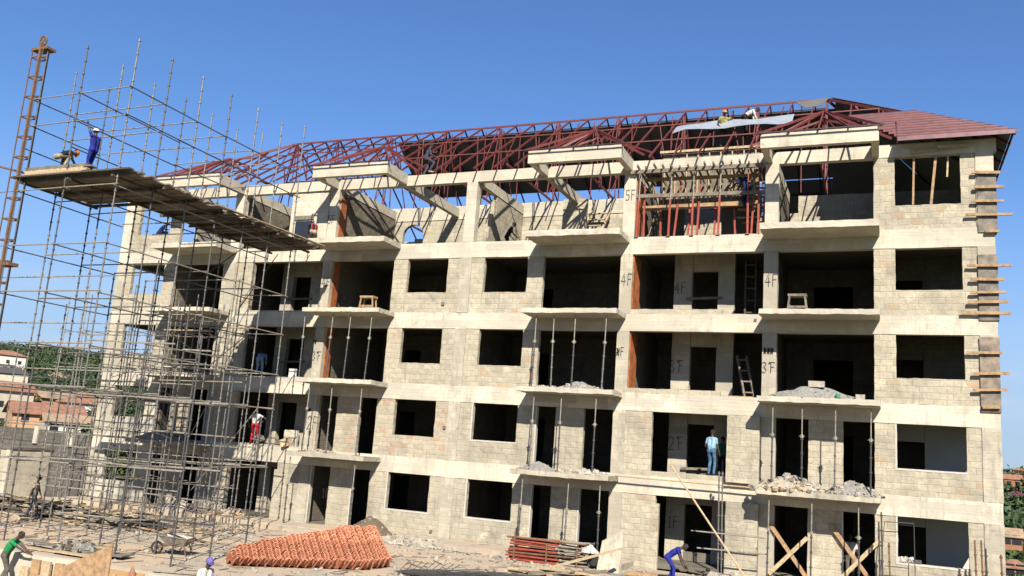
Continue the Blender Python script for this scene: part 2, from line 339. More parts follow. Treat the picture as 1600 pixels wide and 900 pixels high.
# ------------------------------------------------------------------ ground and terrain
def sstep(a, b, x):
    t = max(0, min(1, (x-a)/(b-a))); return t*t*(3-2*t)
def terrain(x, y):
    dx, dy = x-CAM.x, y-CAM.y; d = sqrt(dx*dx+dy*dy); ang = math.degrees(atan2(-dx, dy))     # >0 to the left
    left = sstep(8, 30, ang)
    hL = -1.2 + 23.0*sstep(225, 430, d)
    hR = -12.0 + 10.5*sstep(80, 320, d)
    h = hL*left + hR*(1-left)
    h += noise.noise(Vector((x*.012, y*.012, 0)))*4*sstep(160, 300, d)
    site = sstep(8, 0, max(max(-24-x, x-22.5), max(-14.5-y, y-13)))          # 1 on the building platform
    front = sstep(-14.2, -15.2, y)*sstep(60, 30, abs(x))                       # the lower yard in front
    base = h
    h = base*(1-site) + (-.6)*site
    if y < -14: h = h*(1-front) + (-2.6)*front
    return h
g = MB(); 
def axis(a, b, fine0, fine1, fs, cs):
    r = []; x = a
    while x < b: 
        r.append(x); x += fs if fine0 < x < fine1 else cs
    return r
xs = axis(-600, 300, -45, 45, 2.0, 12); ys = axis(-90, 620, -40, 30, 2.0, 12)
vs_ = [(x, y, terrain(x, y)) for y in ys for x in xs]; nx = len(xs)
g.add(vs_, [(j*nx+i, j*nx+i+1, (j+1)*nx+i+1, (j+1)*nx+i) for j in range(len(ys)-1) for i in range(nx-1)])
tag(g.build('terrain', 'grass', smooth=True), kind='structure')
g = MB(); g.box(-1500, 1500, -400, 1800, -9.4, -9.0); tag(g.build('ground', 'grass'), kind='structure')
# platform slab in front of the building, its edge a retaining wall
g = MB()
g.rbox(-30, 24, -14.4, -.0, -1.0, -.25, .012, .8)
pl = tag(g.build('platform_floor', 'screed'), kind='structure')
g = MB(); g.rbox(-30, 24, -27, -14.6, -2.4, -1.21, .03, 1.0); tag(g.build('yard_ground', 'earth'), kind='structure')
g = MB(); g.rbox(-30, 24, -14.62, -14.41, -2.7, -.262, .012, .5); tag(g.build('retaining_wall', 'concrete_white'), 'low rendered retaining wall along the front edge of the working platform', 'wall')
g = MB(); g.rbox(-3.6, -1.9, -14.66, -14.6, -1.4, -.30, .006, .4); g.rbox(-1.8, 2.5, -14.66, -14.6, -1.4, -.34, .006, .4)
tag(g.build('render_patch', 'orange_render'), 'orange earth render patch on the front of the platform edge', 'render')
g = MB(); g.rbox(-20.9, 8.2, -1.75, -.03, -.6, -.02, .02, .3); g.rbox(-9.0, -2.0, -2.0, -1.76, -.6, -.08, .03, .3)
tag(g.build('plinth_step', 'screed'), kind='structure')

# ------------------------------------------------------------------ the building
B = thing('apartment_block', 'long five storey unfinished concrete and block apartment building without windows or roof covering', 'building', (0, 0, 0))
FH = 3.2
def part(mb, name, mat): return mb.build(name, mat, B)
def wall(x0, x1, z0, z1, mat='block_wall', y0=0., y1=.2, name='wall'):
    part(MB().rbox(x0, x1, y0, y1, z0, z1, .017, .2), name, mat)
# floors
for k in range(0, 5):
    z = FH*k
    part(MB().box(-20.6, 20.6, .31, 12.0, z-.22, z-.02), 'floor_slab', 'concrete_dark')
# ring beams at each floor
for k in range(1, 5):
    z = FH*k
    m_ = MB(); m_.rbox(-20.78, 20.78, -.022, .3, z-.68, z+.03, .012, .25)
    part(m_, 'beam', 'concrete')
    part(MB().rbox(-20.78, -20.5, .31, 12.0, z-.62, z-.01, .01, .4), 'beam', 'concrete_col')
    part(MB().rbox(20.5, 20.78, .31, 12.0, z-.62, z-.01, .01, .4), 'beam', 'concrete_col')
part(MB().rbox(-20.9, 20.9, -.03, .27, 15.64, 16.13, .01, .25), 'roof_beam', 'concrete_white')
# columns (front)
CX = [(-20.8, -20.2), (-13.37, -12.84), (-7.62, -7.1), (-.27, .27), (7.1, 7.62), (12.84, 13.37), (20.2, 20.8)]
for i, (a, b_) in enumerate(CX):
    for k in range(5):
        z0 = FH*k - (.25 if k == 0 else -.035); z1 = FH*(k+1)-.675 if k < 4 else 15.645
        y0 = -.035 if abs(a) < 1 or abs(a) > 19 else -.028
        part(MB().rbox(a+.004*k, b_, y0, .36, z0, z1, .01, .22), 'column', 'concrete_col' if k != 4 else 'concrete_white')
# back columns / facade / roof
for k in range(5):
    z = FH*k
    if k < 4:
        for (x0, x1) in ((-20.7, -17.2), (-14.2, -8), (-6.5, 3), (4.6, 12), (13.5, 17), (18.5, 20.7)):
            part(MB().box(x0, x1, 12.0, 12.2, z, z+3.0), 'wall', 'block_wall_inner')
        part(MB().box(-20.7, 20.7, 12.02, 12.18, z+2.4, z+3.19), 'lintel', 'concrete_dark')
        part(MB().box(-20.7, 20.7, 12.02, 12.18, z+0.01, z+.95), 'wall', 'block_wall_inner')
# cross walls
for k in range(4):
    z = FH*k
    for x in (-16.9, -13.1, -7.36, 0, 7.36, 13.1, 16.95):
        y1 = 5.6
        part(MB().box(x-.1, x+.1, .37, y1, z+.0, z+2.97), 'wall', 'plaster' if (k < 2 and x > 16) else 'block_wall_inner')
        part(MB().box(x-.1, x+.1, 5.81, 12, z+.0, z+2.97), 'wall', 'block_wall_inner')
# spine wall (y 5.6) with doors on lower floors
for k in range(4):
    z = FH*k
    segs = [(-20.5, -15.6), (-14.7, -11.0), (-10, -5.9), (-5.0, -2.0), (-1.1, 1.2), (2.1, 5.6), (6.5, 14.3), (15.9, 20.5)]
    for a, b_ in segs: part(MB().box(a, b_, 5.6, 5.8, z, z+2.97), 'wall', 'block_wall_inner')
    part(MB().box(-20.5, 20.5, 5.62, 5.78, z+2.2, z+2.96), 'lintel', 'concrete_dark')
# the two end rooms: a nearer back wall with a door, plastered on the lower two floors
for k in range(4):
    z = FH*k
    mt = 'house_white' if k < 2 else 'block_wall_inner'
    part(MB().box(18.55, 20.5, 3.6, 3.75, z, z+2.97), 'wall', mt)
    part(MB().box(17.06, 18.54, 3.6, 3.75, z+2.05, z+2.96), 'lintel', mt)
# end walls with a side window each floor
for sx in (-1, 1):
    for k in range(5):
        z = FH*k; xa, xb = sorted((sx*20.58, sx*20.77)); top = z+2.56 if k < 4 else 15.6
        e = 3.0 if sx > 0 else 5.2
        part(MB().rbox(xa, xb, .37, .7, z, top, .01, .3), 'wall', 'block_wall')
        part(MB().rbox(xa, xb, e, 12.0, z, top, .01, .4), 'wall', 'block_wall')
        part(MB().rbox(xa, xb, .7, e, z, z+.95, .01, .3), 'wall', 'block_wall')
    xa, xb = sorted((sx*20.5, sx*20.8))
    part(MB().rbox(xa, xb, .28, 12.2, 15.65, 16.12, .01, .4), 'roof_beam', 'concrete_white')
part(MB().rbox(-20.9, 20.9, 12.0, 12.25, 15.65, 16.12, .01, .5), 'roof_beam', 'concrete_white')

def sill_window(x0, x1, k, mat, lead=.95):
    z = FH*k; wall(x0, x1, z+.03, z+lead, mat)
def face(k, mirror):
    """infill of one half of the facade on floor k; mirror -1 for the left half"""
    z = FH*k; zt = z+2.53; zb = z+.03 if k else -.25
    def W(x0, x1, a=None, b_=None, mat=None, y0=0., y1=.2):
        if mirror < 0: x0, x1 = -x1, -x0
        wall(x0, x1, zb if a is None else z+a, zt if b_ is None else z+b_, mat or base, y0, y1)
    base = {0: 'block_wall_render', 1: 'block_wall_rosy' if mirror < 0 else 'block_wall_render', 2: 'block_wall', 3: 'block_wall'}[k]
    W(.271, .9); W(2.96, 3.70); W(.9, 2.96, None, .95)
    # balcony bay 3.7 - 7.1
    if k < 2:
        if mirror > 0: W(3.70, 3.82); W(4.66, 5.88); 
        else: W(3.70, 3.88); W(4.78, 5.98); W(6.98, 7.1)
    if k < 2 and mirror > 0: base = 'block_wall'
    # stair bay
    if mirror > 0:
        if k == 1: W(7.62, 8.7); W(11.65, 12.84, y0=-.3); W(8.7, 11.65, None, .22)
        if k == 0: W(7.62, 9.1, None, 2.2); W(7.62, 8.95, 2.2, 2.53); W(11.67, 12.84, y0=-.3)
        if k in (2, 3): W(7.62, 11.3, None, .22)
    else:
        W(11.72, 12.84)
        if k == 0: W(7.62, 8.9); W(8.9, 9.05, None, 2.2)
        if k in (1, 2, 3): W(7.62, 11.72, None, .1, 'concrete_col')
    # outer balcony bay 13.37 - 16.8
    if k < 2: W(14.55, 15.75)
    base = 'block_wall' if (mirror > 0) else 'block_wall_rough'
    if k == 0: base = 'block_wall_rough'
    if mirror > 0: W(16.8, 17.53); W(19.73, 20.2); W(17.53, 19.73, None, .95)
    else:
        base = {0: 'plaster', 1: 'plaster', 2: 'block_wall_render', 3: 'block_wall'}[k]; W(13.37, 13.62); W(16.8, 17.53); W(19.73, 20.2); W(17.53, 19.73, None, .95)
for k in range(4): face(k, 1); face(k, -1)
# inner structure of the stair bays: piers two metres in, header above
for k in range(4):
    z = FH*k
    for s in (1, -1):
        for a, b_ in ((8.92, 9.68), (10.77, 11.45)):
            xa, xb = sorted((s*a, s*b_)); part(MB().rbox(xa, xb, 2.0, 2.3, z-.01, z+2.96, .01, .25), 'pier', 'concrete_col')
        xa, xb = sorted((s*9.69, s*10.76)); part(MB().box(xa, xb, 2.03, 2.25, z+2.2, z+2.96), 'lintel', 'concrete_col')
        part(MB().box(xa, xb, 2.05, 2.2, z, z+.35), 'wall', 'concrete_dark')
# fifth storey
z = 12.8
wall(16.8, 17.53, z+.03, 15.64); wall(19.73, 20.2, z+.03, 15.64); wall(17.53, 19.73, z+.03, z+.95)
wall(-17.53, -16.8, z+.03, 15.64, 'block_wall_rough'); wall(-20.2, -19.73, z+.03, 15.64, 'block_wall_rough'); wall(-19.73, -17.53, z+.03, z+.95, 'block_wall_rough')
# spine wall, arch hole at x -5.9..-4.9
def arch_panel(x0, x1, zb, zt, cx, w_, spring, mat):
    """wall strip with an arched opening"""
    m_ = MB(); n = 14
    pts = [(cx-w_/2, zb)]+[(cx-w_/2*cos(pi*i/n), spring+w_/2*sin(pi*i/n)) for i in range(n+1)]+[(cx+w_/2, zb)]
    for y, flip in ((5.6, 0), (5.8, 1)):
        for i in range(len(pts)-1):
            a, b_ = pts[i], pts[i+1]
            if abs(a[0]-b_[0]) > 1e-6: m_.add([(a[0], y, a[1]), (b_[0], y, b_[1]), (b_[0], y, zt), (a[0], y, zt)], [(0, 1, 2, 3) if not flip else (3, 2, 1, 0)])
        m_.add([(x0, y, zb), (cx-w_/2, y, zb), (cx-w_/2, y, zt), (x0, y, zt)], [(0, 1, 2, 3) if not flip else (3, 2, 1, 0)])
        m_.add([(cx+w_/2, y, zb), (x1, y, zb), (x1, y, zt), (cx+w_/2, y, zt)], [(0, 1, 2, 3) if not flip else (3, 2, 1, 0)])
    for i in range(len(pts)-1):
        a, b_ = pts[i], pts[i+1]; m_.add([(a[0], 5.6, a[1]), (a[0], 5.8, a[1]), (b_[0], 5.8, b_[1]), (b_[0], 5.6, b_[1])], [(0, 1, 2, 3)])
    return m_
SP = 'block_wall'
part(arch_panel(-7.2, -3.6, z, 15.55, -6.1, 1.25, 14.75, SP), 'wall', SP)
for a, b_ in ((-3.59, .0), (.01, 3.6), (3.61, 7.3), (7.31, 9.0), (11.2, 12.0)):
    part(MB().rbox(a, b_, 5.6, 5.8, z, 15.55, .015, .25), 'wall', SP)
part(MB().rbox(-16.9, -7.2, 5.6, 5.8, z, 15.55, .01, .3), 'wall', SP)
part(MB().rbox(13.25, 13.6, 5.6, 5.8, z, 15.2, .02, .25), 'wall', SP); part(MB().rbox(13.61, 20.5, 5.6, 5.8, z, 16.0, .02, .25), 'wall', SP); part(MB().rbox(9.01, 11.19, 5.6, 5.8, z, 15.55, .01, .3), 'wall', SP); part(MB().rbox(-6.9, -4.4, 7.2, 7.4, z, 15.0, .01, .3), 'wall', 'house_white')
part(MB().rbox(-16.9, 12.0, 5.57, 5.83, 15.551, 16.08, .012, .25), 'spine_beam', 'concrete')
part(MB().rbox(-16.9, 12.0, 5.63, 5.77, 16.081, 16.3, .04, .2), 'wall', 'concrete')
# cross walls and cross beams of the fifth storey
for x, mt in ((-13.1, 'block_wall_inner'), (-7.36, 'block_wall_inner'), (.12, 'block_wall')):
    y0 = .37 if x < 0 else 2.3
    part(MB().rbox(x-.1, x+.1, y0, 5.59, z, 15.64, .015, .25), 'wall', mt)
for i, yy in enumerate((2.05, 1.85, 1.62, 1.4)):      # toothed block end beside the middle column
    part(MB().rbox(.03, .21, yy, 2.32, z+[1.9, 1.2, .6, 0][i], z+[2.6, 1.88, 1.19, .59][i], .015, .2), 'wall', 'block_wall')
part(MB().rbox(2.9, 3.1, 4.3, 5.58, z, 15.64, .015, .25), 'wall', 'block_wall'); part(MB().rbox(2.9, 4.1, 4.1, 4.3, z, 15.9, .015, .25), 'wall', 'block_wall')
for x in (7.36, 13.1): part(MB().rbox(x-.1, x+.1, .37, 5.59, z, 15.64, .01, .25), 'wall', 'concrete_dark')
part(MB().rbox(16.85, 17.0, .3, 5.59, z, 15.64, .01, .25), 'wall', 'block_wall_inner')
part(MB().rbox(-9.9, -7.7, .06, .26, z+.03, 15.63, .01, .25), 'wall', 'concrete_white')   # box beside the left stair, the shade in its low opening painted as a dark sheet
part(MB().box(-9.55, -8.6, .03, .058, z+.03, z+1.35), 'doorway_shade', 'window_dark'); part(MB().rbox(-9.6, -8.5, .0, .05, z+1.42, z+1.62, .01, .2), 'lintel', 'wood_grey')
for x in (-16.9, -13.1, -7.36, -3.55, .12, 3.55, 7.36, 13.1, 17.0):
    part(MB().rbox(x-.13, x+.13, .275, 5.56, 15.66, 16.11, .01, .3), 'roof_beam', 'concrete_white')
# balcony slabs with roof frames above
for bi, (x0, x1) in enumerate(((-17.0, -12.87), (-7.45, -3.4), (3.4, 7.45), (12.87, 17.0))):
    for k in range(1, 5):
        zt = FH*k - (.08 if k == 1 else 0) + (.0 if k < 4 else .03); th = .19 if k < 4 else .24; d = 1.45 if k < 4 else 1.6
        m_ = MB(); m_.rbox(x0, x1, -d, -.04, zt-th, zt, .022, .16)
        part(m_, 'balcony_slab', 'concrete' if k > 1 else 'concrete_col')
    m_ = MB(); m_.rbox(x0, x1, -1.85, -1.6, 15.68, 16.22, .008, .25); part(m_, 'roof_frame_beam', 'concrete_white')
    for xa in (x0, x1-.25):
        part(MB().rbox(xa, xa+.25, -1.6, -.035, 15.69, 16.18, .008, .25), 'roof_frame_beam', 'concrete_white')
# orange boards on the side faces beside the columns
for x in (7.63, -7.09):
    for k in (2, 3, 4):
        z = FH*k; o = part(MB().box(x, x+.03, .16 if x < 0 else .08, .62 if x < 0 else 1.1, z+(.25 if x > 0 and k < 4 else .03), z+2.5), 'orange_board', 'orange_board')
# painted floor numbers
GL = {'1': [[(.2, .8), (.5, 1), (.5, 0)], [(.2, 0), (.8, 0)]], '2': [[(0, .8), (.3, 1), (.8, .9), (.75, .55), (0, 0), (.9, .05)]],
      '3': [[(0, .9), (.5, 1), (.8, .75), (.3, .55), (.85, .3), (.5, 0), (0, .1)]], '4': [[(.55, 1), (0, .35), (.9, .4)], [(.6, .8), (.55, 0)]],
      '5': [[(.85, 1), (.1, .98), (.08, .55), (.7, .55), (.8, .2), (.4, 0), (0, .08)]], 'F': [[(.05, 0), (.08, 1), (.9, .98)], [(.08, .55), (.7, .56)]],
      'o': [[(.1, .9), (.3, 1.02), (.4, .88), (.2, .82), (.1, .9)]], '#': [[(0, 0), (.5, 1), (.3, .1), (.9, .9), (.7, 0), (.1, .9), (.9, .5), (0, .4)]]}
def mark(text, u, v, h, y):
    c = aty(u, v, y); m_ = MB(); x = c.x; r = .009
    for ch in text:
        for st in GL[ch]:
            for a, b_ in zip(st, st[1:]):
                m_.bar((x+a[0]*h*.42, y, c.z+(a[1]-.5)*h), (x+b_[0]*h*.42, y, c.z+(b_[1]-.5)*h), .006, r*2.2, up=(-(b_[1]-a[1]), 0, (b_[0]-a[0])*.5) if abs(b_[1]-a[1]) > .5 else (0, 0, 1))
        x += h*(.52 if ch != 'o' else .2)
    part(m_, 'painted_mark', 'paint_black')
yc = -.052
for t, u, v, h, y in [('4F', 503, 441, .5, yc), ('4F', 971, 437, .5, yc), ('4F', 1055, 450, .5, 1.97), ('4F', 1196, 438, .5, yc),
        ('3oF', 488, 556, .42, yc), ('##', 489, 534, .2, yc), ('#F', 963, 549, .35, yc), ('3oF', 1047, 572, .5, 1.97), ('3oF', 1191, 574, .42, yc), ('###', 1193, 548, .25, yc),
        ('2F', 480, 660, .6, yc), ('##', 481, 640, .15, yc), ('2oF', 1045, 692, .55, 1.97), ('1F', 1043, 815, .45, 1.97), ('1F', 503, 770, .4, -.03), ('5F', 513, 343, .4, yc), ('5F', 978, 305, .45, yc)]:
    mark(t, u, v, h, y)
# dark services stubs, holes on the front
for (u, v, s_) in ((694, 668, .06), (692, 475, .07), (673, 830, .06), (1180, 500, .05)):
    c = aty(u, v, -.03); part(MB().rbox(c.x-s_, c.x+s_, -.06, -.01, c.z-s_, c.z+s_, .02, .05), 'pipe_hole', 'concrete_dark')
# white window reveals on ground / first floors
for (x0, x1, k) in ((.9, 2.96, 1), (.9, 2.96, 0), (-2.96, -.9, 0), (17.53, 19.73, 1), (17.53, 19.73, 0)):
    z = FH*k
    part(MB().rbox(x0-.06, x0-.001, -.012, .205, z+.93, z+2.52, .006, .2), 'window_reveal', 'sack'); part(MB().rbox(x0-.06, x1+.03, -.014, .21, z+.9, z+.965, .006, .2), 'window_reveal', 'sack')
for (x0, k) in ((3.83, 1), (3.83, 0), (5.88, 0), (13.38, 1), (13.38, 0), (15.75, 0), (-6.98, 0), (-4.78, 0)):
    z = FH*k; part(MB().rbox(x0-.05, x0, -.012, .205, z+.0, z+2.5, .006, .2), 'door_reveal', 'sack')

# ------------------------------------------------------------------ roof
RY, RZ, RX = 6.05, 20.72, 14.75; EY, EZ = -.55, 16.0
sl = (RZ-EZ)/(RY-EY)
RF = MB().bar((-RX, RY, RZ), (RX, RY, RZ), .06, .09).build('roof_truss', 'red_steel', B)       # the ridge bar; the rest hangs on it
def sub(mb, name, mat): 
    o = mb.build(name, mat, RF); return o
xs_ = [-RX+i*1.0 for i in range(30)]
def gapf(x):   # eave end of a front rafter, cut back at the dormers and at the formwork bay
    return EY, EZ
for i, x in enumerate(xs_):
    sub(MB().bar((x, RY, RZ-.05), (x, EY, EZ+.08), .045, .085), 'rafter', 'red_steel')
for i, x in enumerate(xs_):
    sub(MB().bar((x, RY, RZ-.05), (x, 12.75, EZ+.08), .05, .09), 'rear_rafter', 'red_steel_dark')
for s in (-1, 1):
    sub(MB().bar((s*RX, RY, RZ), (s*21.45, EY, EZ+.08), .07, .12), 'hip_rafter', 'red_steel')
    sub(MB().bar((s*RX, RY, RZ), (s*21.45, 12.7, EZ+.08), .07, .12), 'hip_rafter', 'red_steel')
    for j in range(1, 6):       # jack rafters under the hips
        t = j/6.; xe = s*(RX+(21.45-RX)*t); y0 = RY+(EY-RY)*t; zz = RZ+(EZ+.08-RZ)*t
        sub(MB().bar((xe, y0, zz-.05), (xe, EY, EZ+.08), .05, .09), 'jack_rafter', 'red_steel')
        sub(MB().bar((xe, y0, zz-.05), (s*21.45, y0, EZ+.08), .05, .09), 'jack_rafter', 'red_steel')
for t in (.34, .68):                                                   # purlins on both slopes
    y = RY+(EY-RY)*t; zz = RZ+(EZ+.08-RZ)*t; xr = RX+(21.45-RX)*t
    sub(MB().bar((-xr, y, zz+.02), (xr, y, zz+.02), .05, .05), 'purlin', 'red_steel')
    y = RY+(12.75-RY)*t
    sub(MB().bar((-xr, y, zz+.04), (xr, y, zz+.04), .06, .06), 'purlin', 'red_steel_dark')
sub(MB().bar((-RX, RY+.45, RZ-.25), (RX, RY+.45, RZ-.25), .05, .05), 'purlin', 'red_steel_dark')
TX = [-14.75, -11.9, -8.3, -4.9, -1.6, 1.7, 4.9, 8.2, 11.7, 14.75]
for x in TX:
    z1 = 16.33
    sub(MB().bar((x, EY+.4, z1), (x, 12.3, z1), .06, .1), 'bottom_chord', 'red_steel')
    for yb in (3.2, 4.8, 5.8, 6.5, 8.5):                          # fan of struts from the ridge and to the rafters
        yt = RY+(yb-RY)*.12
        sub(MB().bar((x+.03, yt, RZ-.12), (x+.03, yb, z1), .045, .045), 'strut', 'red_steel')
for i, x in enumerate(xs_[::2]):                                       # posts standing on the spine wall
    zt = RZ-.2
    sub(MB().bar((x+.45, RY-.35, RZ-.35), (x+.45, 5.72, 16.2), .04, .04), 'post', 'red_steel')
for x in TX[1:-1]:
    sub(MB().bar((x+1.2, RY-.3, RZ-.3), (x+.3, 4.4, 16.33), .035, .035), 'web', 'red_steel'); sub(MB().bar((x-1.2, RY-.3, RZ-.3), (x-.3, 4.4, 16.33), .035, .035), 'web', 'red_steel')
    for yb in (1.6, 3.4):
        zt = EZ+.08+sl*(yb-EY); sub(MB().bar((x, yb, zt), (x, yb+.25, 16.33), .045, .045), 'web', 'red_steel')
# dormer hips over the balcony frames
for cx in (-15.0, -5.43, 5.43, 14.95):
    pk = Vector((cx, .9, 18.05)); hw = 2.15; ye, ze = -2.0, 16.2
    for s in (-1, 1):
        sub(MB().bar(pk, (cx+s*hw, ye, ze), .06, .1), 'dormer_rafter', 'red_steel')
        sub(MB().bar(pk, (cx+s*(hw+.35), -.1, 16.35), .06, .1), 'dormer_rafter', 'red_steel')
        sub(MB().bar(pk+Vector((s*.02, .9, 0)), (cx+s*(hw+.55), .3, 16.6), .05, .08), 'dormer_rafter', 'red_steel')
    for f in (-.5, 0, .5): sub(MB().bar(pk, (cx+f*hw, ye, ze), .05, .08), 'dormer_rafter', 'red_steel')
    for f in (-.45, 0, .45): sub(MB().bar(pk+Vector((0, .3, -.1)), (cx+f*hw, -.2, 16.3), .035, .035), 'dormer_strut', 'red_steel')
    sub(MB().bar(pk, (cx, 2.6, 18.15), .06, .08), 'dormer_ridge', 'red_steel')
    sub(MB().bar((cx-hw-.1, ye, ze+.02), (cx+hw+.1, ye, ze+.02), .04, .05), 'dormer_fascia', 'red_steel_dark')
# sheets on the rear slope, seen from below
def sheet(pts, name, mat, th=.02):
    m_ = MB(); n = len(pts); v = [Vector(p) for p in pts]; nn = (v[1]-v[0]).cross(v[2]-v[0]).normalized()*th
    m_.add(v+[q+nn for q in v], [tuple(range(n))[::-1], tuple(range(n, 2*n))]+[(i, (i+1) % n, n+(i+1) % n, n+i) for i in range(n)])
    return sub(m_, name, mat)
rs = (RZ-EZ-.08)/(12.75-RY)
def rz(y): return RZ+.10-rs*(y-RY)
for i in range(20):
    x0 = -8.2+i*1.17; x1 = x0+1.195
    sheet([(x0, 6.62, rz(6.62)+.05+.006*(i % 2)), (x0, 9.9, rz(9.9)+.05), (x1, 9.9, rz(9.9)+.05), (x1, 6.62, rz(6.62)+.05+.006*(i % 2))], 'roof_sheet', 'sheet_grey')
for i in range(6):
    x0 = 12.4+i*1.17; x1 = x0+1.169; ya = 9.9; 
    if True: sheet([(x0, ya+.02, rz(ya)), (x0, 12.7, rz(12.7)), (x1, 12.7, rz(12.7)), (x1, ya+.02, rz(ya))], 'roof_sheet', 'sheet_grey')
sheet([(RX+.4, RY-.2, RZ-.15), (14.6, 12.7, rz(12.7)-.04), (21.4, 12.7, EZ+.0)], 'roof_sheet', 'sheet_grey', .015)
# right end hip slope (underside grey) and the finished red front corner
hx, hy, hzz = 21.35, EY, EZ+.2
def fz(y): return EZ+.2+sl*(y-EY)
sheet([(RX+.2, RY, RZ+.08), (hx, EY, EZ+.16), (hx, 12.7, EZ+.16)], 'roof_sheet', 'sheet_grey', .015)
nrow = 11; X0 = 17.65
m_ = MB(); mg = MB(); mr = MB()
for r in range(nrow):
    ya = EY-.1+ (3.35)*r/nrow; yb = EY-.1+3.35*(r+1)/nrow+.04
    xa = X0-(ya-EY)*.62; xe_a = hx - (ya-EY)*(hx-RX)/(RY-EY)+.12; xe_b = xe_a
    za, zb_ = fz(ya)+.07, fz(yb)+.0
    v = [(xa, ya, za), (xe_a, ya, za), (xe_b-.2, yb, zb_), (xa, yb, zb_), (xa, ya, za-.055), (xe_a, ya, za-.055)]
    m_.add(v, [(0, 1, 2, 3), (4, 5, 1, 0)])
    mr.add([(xa, ya-.004, za-.075), (xe_a, ya-.004, za-.075), (xe_a, ya-.004, za-.02), (xa, ya-.004, za-.02)], [(0, 1, 2, 3)])
    mg.add([(xa, ya, za-.08), (xe_a-.1, ya, za-.06), (xe_b-.2, yb, zb_-.03), (xa, yb, zb_-.03)], [(3, 2, 1, 0)])
sub(m_, 'red_roof_sheet', 'roof_red'); sub(mr, 'sheet_step', 'red_steel'); sub(mg, 'roof_underside', 'sheet_grey')
sub(MB().bar((X0-.02, EY-.12, EZ+.12), (hx+.1, EY-.12, EZ+.12), .03, .16), 'fascia', 'roof_red')
sub(MB().bar((hx+.04, EY-.1, EZ+.10), (hx+.04, 12.7, EZ+.10), .03, .16), 'fascia', 'red_steel_dark')
sub(MB().bar((X0-.02, EY-.1, EZ+.05), (X0-.02, 1.2, fz(1.2)), .04, .2), 'fascia', 'roof_red')
# small upper hip of grey sheet near the ridge end and the loose translucent sheet
sheet([(13.4, RY-.1, RZ-.05), (14.9, RY-.2, RZ), (14.6, 4.9, RZ-.75), (13.9, 4.9, RZ-.8)], 'roof_sheet', 'sheet_grey')
# ------------------------------------------------------------------ scaffold
GZ = -.25
rs_ = random.Random(11)
def standard(p0, p1, r=.027, mb=None):
    m_ = mb or MB(); p0 = Vector(p0); p1 = Vector(p1); m_.tube(p0, p1, r, 6)
    d = p1-p0; L_ = d.length; d = d/L_; k = .25
    while k < L_-.05:
        m_.tube(p0+d*k, p0+d*(k+.055), r*1.75, 6); k += .5
    return m_
S = thing('scaffold', 'tall grey tube scaffold in front of the left half of the building', 'scaffold', (-9.4, -8, GZ))
nled = 0; SLED = MB()
def led(a, b, mat='steel_pale', r=.024):
    """a ledger tube, one part each up to the hundred that show largest, the rest in one mesh"""
    global nled
    j = lambda v: Vector(v)+Vector((0, 0, rs_.uniform(-.035, .035)))
    a = j(a); b = j(b)
    if nled < 98:
        MB().tube(a, b, r, 6).build('ledger', mat, S); nled += 1
    else: SLED.tube(a, b, r, 5)
YS = [-13.2, -11.57, -9.93, -8.3, -6.67, -5.03, -3.4]
XA, XB, XC, XD, XE_ = -6.95, -9.4, -11.8, -4.35, -2.15
def top_(x, y):
    if x in (XA, XB): return 17.12
    if x == XC and y > -13 and y < -9.5: return 17.1
    if x == XC: return 12.1 if y < -9 else 9.8
    if x == XD: return 9.4 if y < -10 else 6.5
    return 5.6
for x in (XA, XB, XC):
    for y in YS:
        if x == XC and y == YS[0]: continue
        t = top_(x, y)+rs_.uniform(-.06, .06)+(.4 if y == YS[-1] and x != XC else 0)
        sx = rs_.uniform(-.04, .04); sy = rs_.uniform(-.04, .04)
        standard((x-sx, y-sy, GZ), (x+sx, y+sy, t)).build('standard', rs_.choice(['steel_grey', 'steel_grey', 'steel_dark']), S)
for x in (XD, XE_):
    for y in YS[:3]:
        yy = y-.2; t = {XD: 9.0, XE_: 6.6}[x]-(y+13.2)*.7
        standard((x, yy, GZ), (x+.03, yy, t)).build('standard', 'steel_dark', S)
# top rails
for z in (15.27, 14.25):
    led((XC-.1, -13.22, z), (XA, -13.22, z)); 
    for x in (XA, XB):
        led((x+.03, -13.3, z), (x+.03, -8.3, z-.02), 'steel_dark'); led((x+.03, -8.4, z), (x+.03, -3.3, z+.02), 'steel_dark')
    for y in YS[1:-1]: led((XC+.1 if y < -9 else XB, y, z+.03), (XA, y, z+.03))
led((XC, -13.2, 15.3), (XC, -9.9, 15.3), 'steel_dark'); led((XC, -13.2, 14.3), (XC, -9.9, 14.25), 'steel_dark'); led((XC, -13.2, 13.4), (XC, -8.3, 13.35), 'steel_dark')
led((XB+.02, -13.2, 13.3), (XB, -4.9, 13.3), 'steel_dark')
LV = [11.78, 9.73, 8.04, 6.28, 4.84, 2.38]
for li, z in enumerate(LV):
    led((XC-1.6, -13.22, z), (XA+.1, -13.22, z))
    led((XA+.03, -13.3, z-.05), (XA+.03, -6.7, z-.03)); led((XA+.03, -6.7, z), (XA+.03, -3.3, z))
    led((XB+.03, -13.3, z-.05), (XB+.03, -8.3, z-.03), 'steel_grey'); led((XB+.03, -8.3, z), (XB+.03, -1.9, z), 'steel_grey')
    led((XC+.03, -13.3, z-.05), (XC+.03, -8.3, z-.03), 'steel_grey')
    for y in YS[1:]: led((XC if y < -5 else XB, y, z+.04), (XA, y, z+.04), rs_.choice(['steel_pale', 'steel_grey']))
for z in (.84, 2.5, 4.6, 6.3):
    for y in YS[:2]: led((XD, y-.22, z), (XE_ if z < 6 else XD+1.2, y-.22, z), 'steel_dark', .03)
    led((XA, YS[0]-.2, z+.05), (XD, YS[0]-.2, z+.05)); led((XD+.03, YS[0]-.3, z), (XD+.03, -9.8, z), 'steel_grey')
